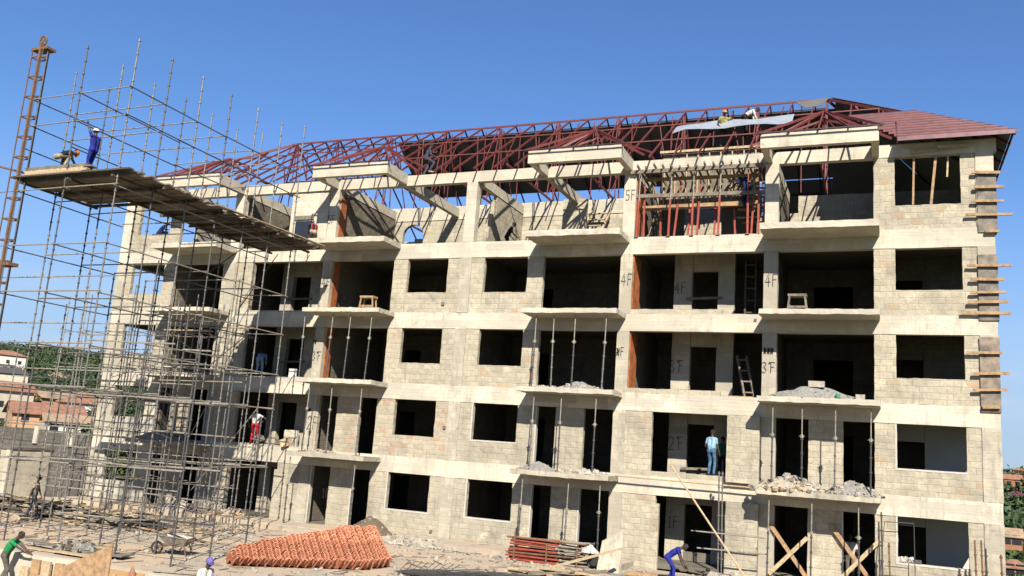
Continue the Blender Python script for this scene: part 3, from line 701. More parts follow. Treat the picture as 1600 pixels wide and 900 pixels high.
for z in (1.45, 3.5, 5.5, 7.2, 8.9): led((XC-4.9, -11.55, z), (XA, -11.55, z+.02)); 
for z in (1.45, 3.6, 5.4): led((XA, -10, z), (XE_, -11.3, z)); led((XC-4.9, -8.3, z), (XA, -8.3, z))
# outer bays and the dense row against the facade
OX = [-14.2, -16.6]
for x in OX:
    for y in (-11.6, -8.3, -5.0, -2.4):
        t = 7.4+rs_.uniform(-1, 1.6)-(2 if y < -10 else 0)
        standard((x, y, GZ), (x, y, t), .025).build('standard', 'steel_grey', S)
FX = [-20.6, -19.0, -17.5, -15.9, -14.6, -13.2, -11.9, -10.4, -9.0]
for i, x in enumerate(FX):
    for y in ((-1.75, -2.9) if i % 2 == 0 else (-2.9,)):
        t = (9.9 if x < -11 else 8.6)+rs_.uniform(-.9, .9); 
        if x > -10: t = 6.4
        standard((x+rs_.uniform(-.1, .1), y, -.02 if y > -1.8 else GZ), (x+rs_.uniform(-.1, .1), y, t), .025).build('standard', rs_.choice(['steel_grey', 'steel_pale', 'steel_grey']), S)
for z in (1.3, 2.5, 3.1, 4.9, 6.3, 7.4, 8.1):
    for y in (-1.72, -2.87):
        xr = -8.9 if z < 6.6 else -11.7
        if rs_.random() < .85: led((-20.9, y, z), (-14.4, y, z+.03)); led((-14.8, y+.03, z+.02), (xr, y+.03, z+.03))
    if z > 7 or z < 5: led((-13.2, -1.7, z), (-11.6, -5.0, z+.4), 'steel_grey')
for x in FX:
    for z in (1.35, 3.15, 4.95, 6.55, 8.15): 
        if x < -10: led((x, -3.1, z), (x, -1.0, z), 'steel_grey', .022)
for (a, b) in (((-20.5, -2.9, 1.2), (-16, -2.9, 6.4)), ((-13.2, -2.95, 5.0), (-9.0, -2.95, 8.2)), ((-12.2, -1.8, 1.0), (-9.0, -1.8, 4.9)), ((-16, -3, 6.5), (-12, -3, 9.0)), ((-13.4, -1.75, 2.2), (-11.8, -1.75, 5.2)),
             ((XB, -3.4, 9.2), (XB, -1.2, 12.2)), ((XB+.1, -6.6, 9.6), (XB+.1, -3.4, 12.2))):
    MB().tube(a, b, .024, 6).build('brace', 'steel_dark' if a[0] > -11 and a[2] > 9 else 'steel_pale', S)
tag(SLED.build('ledger', 'steel_pale', S), kind='stuff')
# plank walkway resting on the scaffold
W_ = thing('walkway_deck', 'long grey plank walkway laid across the top of the scaffold towards the building', 'platform', (-9, -8, 12.2))
r2 = random.Random(5)
for i in range(15):          # boards of the wide outer end
    y0 = -13.35+i*.23
    x0 = -11.9+r2.uniform(-.3, .1); x1 = -6.45+r2.uniform(-.15, .25)
    MB().rbox(x0, x1, y0, y0+.215, 12.21+r2.uniform(0, .03), 12.27+r2.uniform(0, .02), .012, .5).build('plank', r2.choice(['wood_grey', 'wood_grey', 'wood_dark']), W_)
for i in range(34):
    y0 = -9.88+i*.24
    x0 = -9.75+r2.uniform(-.12, .12); x1 = -6.6+r2.uniform(-.2, .3)
    MB().rbox(x0, x1, y0, y0+.225, 12.20+r2.uniform(0, .05), 12.26+r2.uniform(0, .03), .012, .5).build('plank', r2.choice(['wood_grey', 'wood_grey', 'wood_dark']), W_)
for y in YS[:-1]: MB().bar((-11.9 if y < -9 else -9.9, y+.1, 12.16), (-6.5, y+.1, 12.14), .08, .1).build('bearer', 'wood_dark', W_)
for x in (-11.6, -9.2, -7.1): MB().bar((x, -13.3, 12.07), (x, -9.8 if x < -10 else -1.9, 12.07), .08, .08).build('bearer', 'wood_dark', W_)
MB().bar((-6.62, -8.5, 12.34), (-6.5, -1.7, 12.4), .2, .04).build('edge_board', 'wood_pale', W_)
# stacked boards at the outer end
for i in range(7):
    o = MB(); x0 = -11.6+r2.uniform(-.15, .15); o.rbox(x0, x0+3.1+r2.uniform(-.2, .2), -13.25+.02*i, -12.95+.02*i, 12.31+i*.05, 12.352+i*.05, .008, .5)
    tag(o.build('board', r2.choice(['wood_grey', 'wood_pale'])), 'weathered board in the stack on the walkway end, %s from the bottom' % ORD[i], 'board', 'boards stacked on the walkway end')
o = MB(); o.bar((-13.6, -12.9, 12.95), (-11.2, -12.9, 12.38), .24, .06); tag(o.build('plank', 'rust'), 'reddish plank poking out past the hoist mast at the walkway end', 'plank')
# hoist mast
Hm = thing('hoist_mast', 'rusty lattice hoist mast with a pulley wheel on top, left edge of the scaffold', 'hoist', (-11.9, -13.4, -2.6))
hx0, hy0 = -11.78, -13.25; zt = 17.35
def P_(dx, dy, z): return (hx0+dx+(z-17)*-.0, hy0+dy, z)
MB().bar(P_(0, 0, -.25), P_(0, 0, zt+.2), .085, .085).build('mast_post', 'rust', Hm)
for dx, dy in ((-.42, .0), (-.42, .35), (.0, .35)): MB().bar(P_(dx, dy, -.25), P_(dx, dy, zt), .035, .035).build('mast_post', 'rust', Hm)
MB().tube(P_(.28, .1, 0), P_(.28, .1, zt-.1), .028, 6).build('guide_rail', 'steel_dark', Hm)
MB().tube(P_(.2, -.05, 0), P_(.2, -.05, zt-.1), .012, 5).build('cable', 'steel_dark', Hm)
z = .6
while z < zt:
    m_ = MB()
    for a, b in (((-.45, 0), (.05, 0)), ((-.42, 0), (-.42, .35)), ((-.42, .35), (0, .35)), ((0, .35), (0, 0)), ((-.02, .1), (.3, .1))): m_.bar(P_(*a, z), P_(*b, z), .04, .04)
    m_.build('mast_rung', 'rust', Hm); z += .78
m_ = MB(); n = 18
for i in range(n):
    a, b = 2*pi*i/n, 2*pi*(i+1)/n; m_.tube((hx0+.06+.19*cos(a), hy0, zt+.22+.19*sin(a)), (hx0+.06+.19*cos(b), hy0, zt+.22+.19*sin(b)), .035, 5, cap=False)
for i in range(3): m_.tube((hx0+.06+.17*cos(i*pi/3), hy0, zt+.22+.17*sin(i*pi/3)), (hx0+.06-.17*cos(i*pi/3), hy0, zt+.22-.17*sin(i*pi/3)), .02, 5)
m_.build('pulley_wheel', 'rust', Hm)
MB().rbox(hx0-.5, hx0+.35, hy0-.02, hy0+.38, 9.0, 9.12, .005, .3).build('mast_bracket', 'rust', Hm)
MB().rbox(hx0-.5, hx0+.35, hy0-.02, hy0+.38, zt-.1, zt, .005, .3).build('mast_bracket', 'rust', Hm)

# ------------------------------------------------------------------ steel props under the balconies
def prop(u, k, tilt=0, y=-1.2, mat='steel_dark', v=None, label='', r=.03, name='steel_prop'):
    z1 = FH*k-(.33 if k == 1 else .25); z0 = FH*(k-1)+(.02 if k > 1 else -.2)
    if k == 2: z0 -= .08
    v = v or {5: 340, 4: 540, 3: 600, 2: 700, 1: 800}[k]
    c = aty(u, v, y)
    t = thing(name, label, 'prop', (c.x, y, z0), 'steel props under the balconies')
    m_ = standard((c.x, y, z0+.012), (c.x+tilt, y, z0+(z1-z0)*.62), r)
    m_.build('outer_tube', mat, t)
    a = Vector((c.x+tilt, y, z0+(z1-z0)*.62)); b = Vector((c.x+tilt*1.4, y, z1-.012))
    m2 = MB(); m2.tube(a-Vector((0, 0, .05)), b, r*.72, 6); m2.tube(a-Vector((0, 0, .03)), a+Vector((0, 0, .09)), r*1.9, 6); m2.tube(a+Vector((-.1, 0, .03)), a+Vector((.1, 0, .03)), .012, 5); m2.build('inner_tube', 'steel_pale', t)
    MB().box(c.x-.07, c.x+.07, y-.07, y+.07, z0, z0+.012).build('foot_plate', 'steel_grey', t)
    return t
fl = {4: 'fourth', 3: 'third', 2: 'second', 1: 'first'}
PR = {('second balcony stack', 3): [(534, -1.25), (513, -1.3), (570, -1.2)], ('third balcony stack', 3): [(864, 0), (896, 0), (943, 0), (834, 0)],
      ('right hand balconies', 2): [(1206, 0), (1253, 0), (1304, 0), (1360, 0)], ('third balcony stack', 2): [(831, 0), (875, 0), (929, 0)],
      ('second balcony stack', 2): [(476, 0), (514, 0), (561, 0)], ('third balcony stack', 1): [(813, 0), (885, 0), (937, 0)],
      ('right hand balconies', 1): [(1199, 0), (1267, 0), (1342, 0)], ('second balcony stack', 1): [(447, 0), (549, 0)]}
PR[('second balcony stack', 3)] = [(472, 0), (513, 0), (541, 0), (574, 0)]
for (where, k), us in PR.items():
    us = sorted(us)
    for i, (u, _) in enumerate(us):
        v = {3: 545, 2: 690 if u > 1100 else 660, 1: 830 if u > 1100 else 780}[k]
        prop(u, k, rs_.uniform(-.03, .05), v=v, label='steel prop under the %s floor slab, %s, %s from left' % (fl[k], where, ORD[i]), mat=rs_.choice(['steel_dark', 'steel_grey', 'steel_dark']))
# props under the left balcony column
for k, v in ((3, 540), (2, 650), (1, 760)):
    for i, x in enumerate((-16.5, -15.4, -14.3, -13.4)):
        u_ = 0; c = Vector((x, -1.2, 0))
        t = thing('steel_prop', 'steel prop under the %s floor slab, leftmost balconies, %s from left' % (fl[k], ORD[i]), 'prop', (x, -1.2, FH*(k-1)), 'steel props under the balconies')
        z1 = FH*k-(.33 if k == 1 else .25); z0 = FH*(k-1)+(.02 if k > 1 else -.0)-(.08 if k == 2 else 0)
        standard((x, -1.2, z0), (x, -1.2, z1-.9)).build('outer_tube', 'steel_grey', t); MB().tube((x, -1.2, z1-.9), (x, -1.2, z1-.01), .02, 6).build('inner_tube', 'steel_pale', t)

# ------------------------------------------------------------------ formwork bay on the fifth storey, right of the middle
z = 12.83
FW = thing('timber_formwork', 'timber formwork deck and side boards inside the right stair bay on the fifth storey', 'formwork', (10.2, .5, z))
MB().bar((7.4, -.16, 15.6), (12.8, -.16, 15.6), .08, .16).build('bearer', 'wood_grey', FW)
MB().bar((7.6, .1, 14.62), (12.9, .1, 14.55), .1, .15).build('bearer', 'wood_grey', FW)
MB().bar((7.7, .7, 14.25), (12.6, .7, 14.3), .12, .2).build('bearer', 'wood', FW)
MB().bar((7.9, .5, 15.45), (12.6, .5, 15.4), .08, .14).build('bearer', 'wood', FW)
for i in range(16):
    x = 7.75+i*.345; MB().bar((x, -.42+r2.uniform(-.16, .12), 15.72+r2.uniform(-.04, .08)), (x+r2.uniform(-.08, .08), 1.5, 15.52), .055, .10).build('joist', r2.choice(['wood', 'wood_grey', 'wood_grey']), FW)
for i in range(9):
    x = 8.4+i*.48; MB().bar((x, 1.6, 14.6), (x, 1.6, 16.9 if i > 1 else 16.3), .05, .09).build('stud', 'wood_pale', FW)
MB().box(8.3, 12.4, 1.66, 1.7, 14.6, 16.95).build('side_panel', 'wood_grey', FW)
MB().bar((8.2, 1.5, 17.0), (12.5, 1.5, 17.0), .06, .1).build('rail', 'wood_pale', FW)
MB().bar((8.2, 1.5, 16.35), (12.5, 1.5, 16.4), .06, .1).build('rail', 'wood_pale', FW)
for i in range(14):
    a = (7.7+r2.uniform(0, .6), .6+r2.random()*3, 12.9); b = (7.75+r2.uniform(0, .4), 1+r2.random()*3.5, 15+r2.random()*.5)
    MB().bar(a, b, .03, .06).build('side_slat', r2.choice(['wood_pale', 'wood_grey']), FW)
for i in range(9):
    zz = 13.7+i*.2; MB().bar((11.6+r2.uniform(-.1, .2), 1.2+r2.uniform(-.3, .4), zz), (12.8, 1.4, zz+r2.uniform(-.03, .03)), .04, .07).build('side_slat', r2.choice(['wood_pale', 'wood']), FW)
for i in range(26):
    a = Vector((12.0+r2.uniform(-.5, .3), .6, 14.6+r2.random()*.8)); b = a+Vector((r2.uniform(-.5, .5), r2.uniform(-.2, .4), r2.uniform(.2, .6))); MB().bar(a, b, .04, .07).build('loose_batten', r2.choice(['wood_pale', 'wood']), FW)
part(MB().rbox(8.0, 9.0, 3.0, 3.2, z, 15.4, .01, .3), 'wall', 'concrete_dark'); part(MB().rbox(10.75, 12.2, 2.4, 2.6, z, 15.2, .01, .3), 'wall', 'concrete_dark')
MB()
def redprop(x, y, tx, i, lab):
    t = thing('red_prop', lab, 'prop', (x, y, z), 'red props in the fifth storey stair bay')
    MB().bar((x, y, z), (x+tx*.6, y, z+1.55), .075, .075).build('outer_tube', 'prop_red', t)
    MB().tube((x+tx*.6, y, z+1.5), (x+tx, y, 15.5), .027, 6).build('inner_tube', 'prop_red' if i % 2 else 'steel_pale', t)
    MB().box(x-.08, x+.08, y-.08, y+.08, z-.012, z+.012).build('foot_plate', 'steel_grey', t)
for i, (x, y, tx) in enumerate(((7.72, -.0, .06), (7.98, .15, -.03), (9.05, .0, .05), (9.2, .35, .22), (10.0, .0, .02), (10.15, .3, .1), (11.05, .0, .05), (12.2, .0, -.02), (12.3, .3, .12), (12.6, .05, .0), (12.75, .4, .05), (8.5, 1.0, -.1), (9.6, 1.1, .12), (10.7, 1.0, .1), (11.6, .9, -.15))):
    redprop(x, y, tx, i, 'red prop in the fifth storey stair bay, %s from the left' % ORD[i])
# translucent grey sheet lying over the roof steel above that bay
m_ = MB(); nx_ = 9; base = len(m_.v); vs = []; fs = []
for i in range(nx_+1):
    for j in range(4):
        x = 8.6+i*.56; y = 1.9+j*.32-.35*sstep(10, 15, x)*0; yy = y
        zz = EZ+.35+sl*(yy-EY)+.05*sin(i*1.3+j)+.03*sin(i*3.1)-(.10 if i == 0 else 0)
        vs.append((x, yy, zz))
fs = [(i*4+j, (i+1)*4+j, (i+1)*4+j+1, i*4+j+1) for i in range(nx_) for j in range(3)]
m_.add(vs, fs); m_.add([(v[0], v[1], v[2]-.012) for v in vs], [f[::-1] for f in fs])
tag(m_.build('roofing_sheet', 'sheet_white', smooth=True), 'long shiny pale blue sheet lying loose over the red roof steel', 'sheet')

# ------------------------------------------------------------------ formwork boards at the right hand corner
for x0_, v0, x1_, v1, mt, cl, lab in ((1526, 269, 1559, 362, 'plywood_dark', [(1518, 1563, 269), (1521.5, 1568.6, 292), (1518, 1568.6, 314), (1508.6, 1582, 335.5), (1540, 1561, 361)], 'grey corner form with wooden cleats just under the eave'),
        (1527.5, 398, 1562, 501, 'plywood_dark', [(1511, 1580, 415), (1516, 1569, 436), (1516, 1571.6, 457), (1512.5, 1575.5, 472), (1502, 1579, 488.5)], 'black plywood corner form with five wooden cleats, second from the top'),
        (1530, 527, 1565, 645, 'plywood_worn', [(1510, 1568, 551), (1520, 1577.6, 583.6), (1520, 1575.5, 609.4), (1535, 1563, 636)], 'worn brown corner form with wooden cleats, lowest on the corner')):
    A = aty(x0_, v0, -.06); B_ = aty(x1_, v1, -.06)
    t = thing('corner_form', lab, 'formwork', (A.x, -.06, B_.z), 'formwork panels on the right hand corner')
    MB().rbox(A.x, B_.x, -.075, -.04, B_.z, A.z, .01, .3).build('panel', mt, t)
    MB().rbox(B_.x-.04, B_.x, -.04, .45, B_.z, A.z, .01, .3).build('side_panel', mt, t)
    for u0, u1, v in cl:
        a = aty(u0, v, -.15); b = aty(u1, v+r2.uniform(-1, 1), -.15)
        MB().bar(a, b, .07, .10+r2.uniform(-.015, .015)).build('cleat', 'wood', t)
# planks tied in the fifth storey window on the right
t = thing('timber_post_frame', 'two rough timber posts with a short beam standing in the top right window', 'post', (18.4, -.1, 13.7))
MB().bar((18.15, .05, 13.77), (18.2, .05, 15.7), .07, .07).build('post', 'wood', t)
MB().bar((18.75, .05, 13.77), (18.95, .05, 15.75), .09, .07).build('post', 'wood', t)
MB().bar((18.1, -.08, 15.75), (19.0, -.08, 15.8), .08, .09).build('beam', 'wood_pale', t)
t = tag(MB().bar((19.0, -.3, 15.85), (20.05, -.1, 15.9), .07, .08).build('batten', 'wood_pale'), 'pale batten under the red eave right of the timber posts', 'batten')
tag(MB().bar((19.35, .1, 15.7), (19.3, .1, 14.8), .06, .07).build('batten', 'wood_pale'), 'short batten hanging down in the top right window', 'batten')

# ------------------------------------------------------------------ heaps and rubble on the balconies and ground
def heap(name, label, cat, cx, cy, cz, rx, ry, h, mats, n=60, seed=1, stones=.05, kind='stuff', prof=1.2):
    r = random.Random(seed); m_ = MB(); K = 26; J = 9; vs = [(cx, cy, cz+h)]; 
    for j in range(1, J+1):
        t = j/J
        for i in range(K):
            a = 2*pi*i/K; rr = t*(1+.22*noise.noise(Vector((cos(a)*1.7+seed, sin(a)*1.7, seed*.7))))
            zz = h*max(0, (1-t**prof))*(1+.3*noise.noise(Vector((cos(a)*t*3+seed, sin(a)*t*3, 1.3)))) - (.02 if j == J else 0)
            vs.append((cx+rx*rr*cos(a), cy+ry*rr*sin(a), cz+zz+(r.uniform(-.02, .02) if j < J else 0)))
    fs = [(0, 1+i, 1+(i+1) % K) for i in range(K)]
    for j in range(J-1):
        for i in range(K): a = 1+j*K+i; b = 1+j*K+(i+1) % K; fs.append((a, a+K, b+K, b))
    m_.add(vs, fs, 0)
    for q in range(n):
        a = r.random()*2*pi; t = sqrt(r.random())*1.12
        zz = cz+h*max(0, 1-t**prof)*.95+.01
        s_ = stones*(.4+1.4*r.random()**2)
        m_.lump((cx+rx*t*cos(a), cy+ry*t*sin(a), zz), s_, r.random()*999, mi=r.randrange(1, len(mats)) if len(mats) > 1 else 0, sq=(1, r.uniform(.5, 1), r.uniform(.4, .9)))
    return tag(m_.build(name, mats), label, cat, kind=kind)
heap('gravel_heap', 'grey gravel heap on the third floor slab of the right hand balcony', 'gravel', 14.7, -.75, 6.4, 1.75, .65, .5, ['gravel', 'gravel', 'rubble'], 90, 3, .045)
tag(MB().rbox(14.6, 15.15, -1.0, -.75, 6.82, 7.04, .01, .12).build('concrete_block', 'rubble_pale'), 'pale concrete block lying on top of the grey gravel heap', 'block')
tag(MB().rbox(16.2, 16.5, -1.2, -1.0, 6.42, 6.6, .01, .1).build('concrete_block', 'rubble'), 'small block on the slab at the right foot of the grey gravel heap', 'block')
m_ = MB(); m_.tube((15.62, -1.3, 6.42), (15.62, -1.3, 6.58), .09, 10, .08); b_ = m_.build('bucket', 'plastic_green'); tag(b_, 'small green and white pot on the balcony edge beside the gravel', 'pot')
heap('rubble_heap', 'mixed rubble and broken timber, left half of the second floor right hand balcony', 'rubble', 14.0, -.85, 3.14, 1.25, .62, .5, ['rubble', 'rubble_pale', 'gravel', 'wood_grey', 'wood_pale'], 300, 5, .11)
heap('rubble_heap', 'pale rubble heap at the right end of the second floor right hand balcony', 'rubble', 16.1, -.8, 3.14, .9, .6, .46, ['gravel', 'rubble_pale', 'rubble', 'wood_grey'], 170, 6, .08)
heap('gravel_heap', 'grey rubble heap on the third floor slab of the third balcony column', 'rubble', 5.9, -.8, 6.4, 1.0, .55, .3, ['gravel', 'rubble', 'rubble_pale'], 70, 8, .06)
heap('rubble_heap', 'thin layer of debris left on the third floor slab of the third balcony column', 'rubble', 4.4, -.8, 6.4, .8, .5, .1, ['rubble', 'rubble_pale'], 60, 9, .06)
heap('gravel_heap', 'dusty heap at the door on the second floor slab of the third balcony column', 'rubble', 4.3, -.75, 3.14, .8, .6, .33, ['gravel', 'rubble'], 60, 10, .055)
heap('rubble_heap', 'pale torn sacks at the right end of the second floor slab, third balcony stack', 'rubble', 6.4, -.8, 3.14, .9, .55, .16, ['rubble_pale', 'sack', 'rubble'], 60, 12, .09)
heap('rubble_heap', 'scattered debris on the second floor slab of the second balcony column', 'rubble', -6.2, -.8, 3.14, .9, .5, .1, ['rubble', 'rubble_pale', 'wood_grey'], 70, 14, .06)
heap('rubble_heap', 'pale debris heap on the second floor slab of the left balcony column behind the scaffold', 'rubble', -15.4, -.8, 3.14, 1.5, .6, .5, ['rubble', 'rubble_pale', 'wood_grey'], 110, 15, .09)
heap('rubble_heap', 'bent wire and rubble at the foot of the left balcony column', 'rubble', -13.4, -1.0, -.02, 1.1, .7, .5, ['rubble', 'rubble_pale', 'wood_grey'], 90, 16, .1)
heap('sand_heap', 'dark brown sand heap with pale stones against the wall behind the clay tiles', 'sand', -2.9, -1.2, -.05, 1.15, .9, .75, ['sand_brown', 'rubble_pale', 'rubble'], 50, 17, .07)
heap('rubble_strip', 'low strip of broken plaster along the wall right of the sand heap', 'rubble', -.6, -1.5, -.22, 2.0, .6, .28, ['rubble_pale', 'rubble_pale', 'rubble'], 260, 18, .11)
heap('rubble_strip', 'thin line of plaster crumbs on the ground under the middle windows', 'rubble', 2.0, -1.0, -.24, 2.1, .4, .06, ['rubble', 'rubble_pale'], 140, 19, .07)
heap('rubble_heap', 'builders rubble on the floor of the left stair bay at ground level', 'rubble', -11.0, -.3, -.02, .7, .5, .3, ['rubble', 'wood', 'rubble_pale'], 60, 20, .12)
# long pile of old boards on the platform, left, behind the scaffold feet
r3 = random.Random(21); m_ = MB()
for i in range(330):
    q = r3.random(); x = -19.5+9.6*q; y = -6.2+r3.gauss(0, .75)+(.5-q)*1.0; zz = GZ+.03+max(0, .62-abs(y+6.2)*.42)*r3.random()
    a = r3.gauss(0, .35)+(pi/2 if r3.random() < .12 else 0); l_ = r3.uniform(.7, 2.8); d = Vector((cos(a), sin(a), r3.gauss(0, .05)))*l_/2
    m_.bar(Vector((x, y, zz))-d, Vector((x, y, zz))+d, r3.uniform(.08, .28), r3.uniform(.02, .06), mi=r3.choice([0, 0, 1, 1, 2, 3]))
tag(m_.build('board_pile', ['wood_grey', 'wood_pale', 'wood_dark', 'rubble']), 'long low pile of jumbled weathered boards behind the scaffold feet', 'boards', kind='stuff')
LB = ORD + ['seventeenth', 'eighteenth', 'nineteenth', 'twentieth']
for i in range(20):      # loose boards around it one can tell apart
    x = -19+i*.66+r3.random()*.2; y = -9.6+r3.random()*6.4; a = r3.uniform(-.6, .6); l_ = r3.uniform(.6, 2.4); d = Vector((cos(a), sin(a), 0))*l_/2; c = Vector((x, y, GZ+.03+.03*(i % 2)))
    tag(MB().bar(c-d, c+d, r3.uniform(.08, .2), .03).build('board', r3.choice(['wood_grey', 'wood_pale', 'wood'])), 'loose board on the platform near the board pile, %s from the left' % LB[i], 'board', 'loose boards on the platform')
# ------------------------------------------------------------------ clay roof tiles stacked on edge
tm = MB(); n = 7; Wt, Ht, Tt = .215, .38, .03
def tile_mesh():
    vs = []; 
    for zz in (0, Ht):
        for rr in (Wt/2, Wt/2-Tt):
            for i in range(n): a = pi*i/(n-1); vs.append((rr*cos(a)*(1 if zz == 0 else .86), rr*.75*sin(a)*(1 if zz == 0 else .86), zz))
    fs = []
    def q(z, r, i): return (z*2+r)*n+i
    for i in range(n-1):
        fs += [(q(0,0,i), q(0,0,i+1), q(1,0,i+1), q(1,0,i)), (q(0,1,i), q(1,1,i), q(1,1,i+1), q(0,1,i+1)), (q(0,0,i), q(0,1,i), q(0,1,i+1), q(0,0,i+1)), (q(1,0,i), q(1,0,i+1), q(1,1,i+1), q(1,1,i))]
    fs += [(q(0,0,0), q(1,0,0), q(1,1,0), q(0,1,0)), (q(0,0,n-1), q(0,1,n-1), q(1,1,n-1), q(1,0,n-1))]
    me = bpy.data.meshes.new('roof_tile'); me.from_pydata(vs, [], fs); me.materials.append(MATS['clay']); me.update(); return me
TM = tile_mesh(); r4 = random.Random(4)
fa = atz(372, 886, GZ); fb = atz(578, 893, GZ)         # front line of the pile
fa = Vector((fa.x, fa.y, GZ)); fb = Vector((fb.x, fb.y, GZ)); fd = (fb-fa); FL = fd.length; fd.normalize(); bd = Vector((-fd.y, fd.x, 0))
bd = (Vector((-.62, .78, 0))).normalized()
places = []
NR = 17; bd = Vector((-.90, .44, 0)).normalized(); Z_ = Vector((0, 0, 1))
for r in range(NR+4):
    t = min(1, r/(NR-1)); st = fa+fd*((FL-.1)*min(r, NR-1)/(NR-1)) if r < NR else fa+fd*(FL-.1)+Vector((.03, .30, 0))*(r-NR+1)
    Hm_ = .42+.70*t**.8+r4.uniform(-.04, .04); th = radians(52-10*t+r4.uniform(-2, 2))
    for dep in range(2+(t > .3)+(t > .6)):
        s_ = .10
        while s_*sin(th) < Hm_-dep*.06:
            jit = Vector((r4.uniform(-.012, .012), r4.uniform(-.012, .012), r4.uniform(-.006, .006)))
            places.append((st+bd*(s_*cos(th)+dep*.34)+Z_*(s_*sin(th))+jit, dep, r, th+r4.uniform(-.07, .07))); s_ += .043+r4.uniform(0, .006)
def tile_matrix(c, dep, r, th):
    ax = (-bd*sin(th)+Z_*cos(th)).normalized(); n_ = (bd*cos(th)+Z_*sin(th)).normalized(); x_ = n_.cross(ax)
    M = Matrix((x_, n_, ax)).transposed().to_4x4(); c = c-ax*(Ht*.55)+Z_*(.0)
    if c.z < GZ+.02: c.z = GZ+.02
    return Matrix.Translation(c) @ M
vis = sorted(places, key=lambda p: (p[1]*2 if p[2] < NR-1 else 0)-p[0].z*.2)
TG = 'clay tiles stacked on edge'
rest = MB()
for j, (c, dep, r, th) in enumerate(vis):
    M = tile_matrix(c, dep, r, th)
    if j < 300:
        o = bpy.data.objects.new('roof_tile', TM); COL.objects.link(o); o.matrix_world = M
        tag(o, 'orange clay roof tile standing on edge in the big tile pile', 'roof tile', TG)
    else: rest.add([M @ v.co for v in TM.vertices], [tuple(p.vertices) for p in TM.polygons])
tag(rest.build('roof_tile_rest', 'clay'), 'inner rows of the orange clay tile pile', 'roof tiles', TG, 'stuff')

# ------------------------------------------------------------------ red pipe stack, leaning sheet, sack
c0 = aty(800, 862, -1.9); c1 = aty(916, 874, -1.9)
print('pipes', c0, c1)
r5 = random.Random(8)
zb0 = GZ
for l_ in range(7):
    for q in range(4):
        x0 = c0.x+r5.uniform(-.12, .2); x1 = c1.x+r5.uniform(-.2, .25); y = -2.3+q*.16+r5.uniform(-.03, .03); zz = zb0+.06+l_*.13
        tl = r5.uniform(-.04, .04)
        red = r5.random() < .7
        m_ = MB(); mid = x0+(x1-x0)*r5.uniform(.6, .75)
        m_.tube((x0, y, zz-tl), (mid, y, zz), .036, 7, mi=0); m_.tube((mid-.02, y, zz), (x1, y, zz+tl), .028, 7, mi=1); m_.tube((mid-.05, y, zz), (mid+.03, y, zz), .05, 7, mi=1)
        tag(m_.build('prop_tube', ['prop_red' if red else 'rust', 'steel_pale' if red else 'rust']), 'steel prop in the pipe stack, %s layer up, %s from the front' % (ORD[l_], ORD[q]), 'prop', 'steel props stacked by the wall')
for x in (c0.x+.3, c0.x+1.6, c0.x+2.8):
    tag(MB().bar((x, -2.45, GZ), (x, -2.45, GZ+.75 if x > c0.x+1 else GZ+1.1), .05, .05).build('stake', 'rust'), {0: 'upright stake at the left end of the red pipe stack', 1: 'upright stake in front of the middle of the red pipe stack', 2: 'upright stake near the right end of the red pipe stack'}[int((x-c0.x)/1.2)], 'stake')
p = aty(951, 882, -2.3)
m_ = MB(); a = Vector((p.x-.35, -2.5, GZ+.0)); 
pts = [(p.x-.38, -2.55, GZ+.02), (p.x+.42, -2.45, GZ-.0), (p.x+.36, -1.75, GZ+1.3), (p.x+.22, -1.72, GZ+1.42), (p.x-.42, -1.85, GZ+1.02)]
m_.add(pts+[(q[0], q[1]+.03, q[2]-.01) for q in pts], [(0, 1, 2, 3, 4), (9, 8, 7, 6, 5)]+[(i, i+5, (i+1) % 5+5, (i+1) % 5) for i in range(5)])
tag(m_.build('leaning_sheet', 'concrete_col'), 'pale stained sheet leaning on the wall right of the red pipe stack', 'sheet')
tag(heap('cement_sack', 'torn white cement sack hanging over the right end of the red pipe stack', 'sack', c1.x+.25, -2.3, GZ+.62, .33, .25, .25, ['sack', 'sack'], 8, 31, .07, None), None)
t = thing('small_machine', 'small dark machine standing between the pipe stack and the leaning sheet', 'machine', (c1.x+.4, -1.9, GZ))
MB().rbox(c1.x+.15, c1.x+.6, -2.1, -1.7, GZ+.1, GZ+.55, .03, .1).build('body', 'steel_dark', t); MB().tube((c1.x+.4, -2.2, GZ+.3), (c1.x+.4, -2.1, GZ+.3), .17, 10).build('wheel', 'rubber', t); MB().tube((c1.x+.2, -2, GZ+.5), (c1.x+.35, -2.1, GZ+.95), .02, 6).build('handle', 'steel_grey', t)

# ------------------------------------------------------------------ rebar bundles and timber pile, bottom of the view
r6 = random.Random(9)
ra = atz(625, 897, GZ); rb = atz(760, 888, GZ)
m_ = MB()
for i in range(170):
    a = Vector((3.0+r6.gauss(0, .25)+i*.004, -8.9+r6.gauss(0, .25), GZ+.02+.1*r6.random())); L_ = r6.uniform(2.2, 4.2)
    an = r6.gauss(.35, .16); b = a+Vector((cos(an)*L_, sin(an)*L_*.6, r6.uniform(0, .22)+.12*max(0, an-.3)))
    m_.tube(a, (a+b)/2+Vector((0, 0, -.03)), .009, 4); m_.tube((a+b)/2+Vector((0, 0, -.03)), b, .009, 4)
tag(m_.build('rebar_bundle', 'rebar'), 'fanned heap of thin dark reinforcing bars on the ground', 'rebar', kind='stuff')
for i in range(9):
    a = Vector((2.9+.16*i, -8.9+.08*i, GZ)); b = a+Vector((.12+.03*i, .5, .35)); tag(MB().tube(a, b, .011, 5).build('rebar', 'rebar'), 'short bent reinforcing bar at the left of the rebar heap, %s from the left' % ORD[i], 'rebar', 'bent bars at the left of the rebar heap')
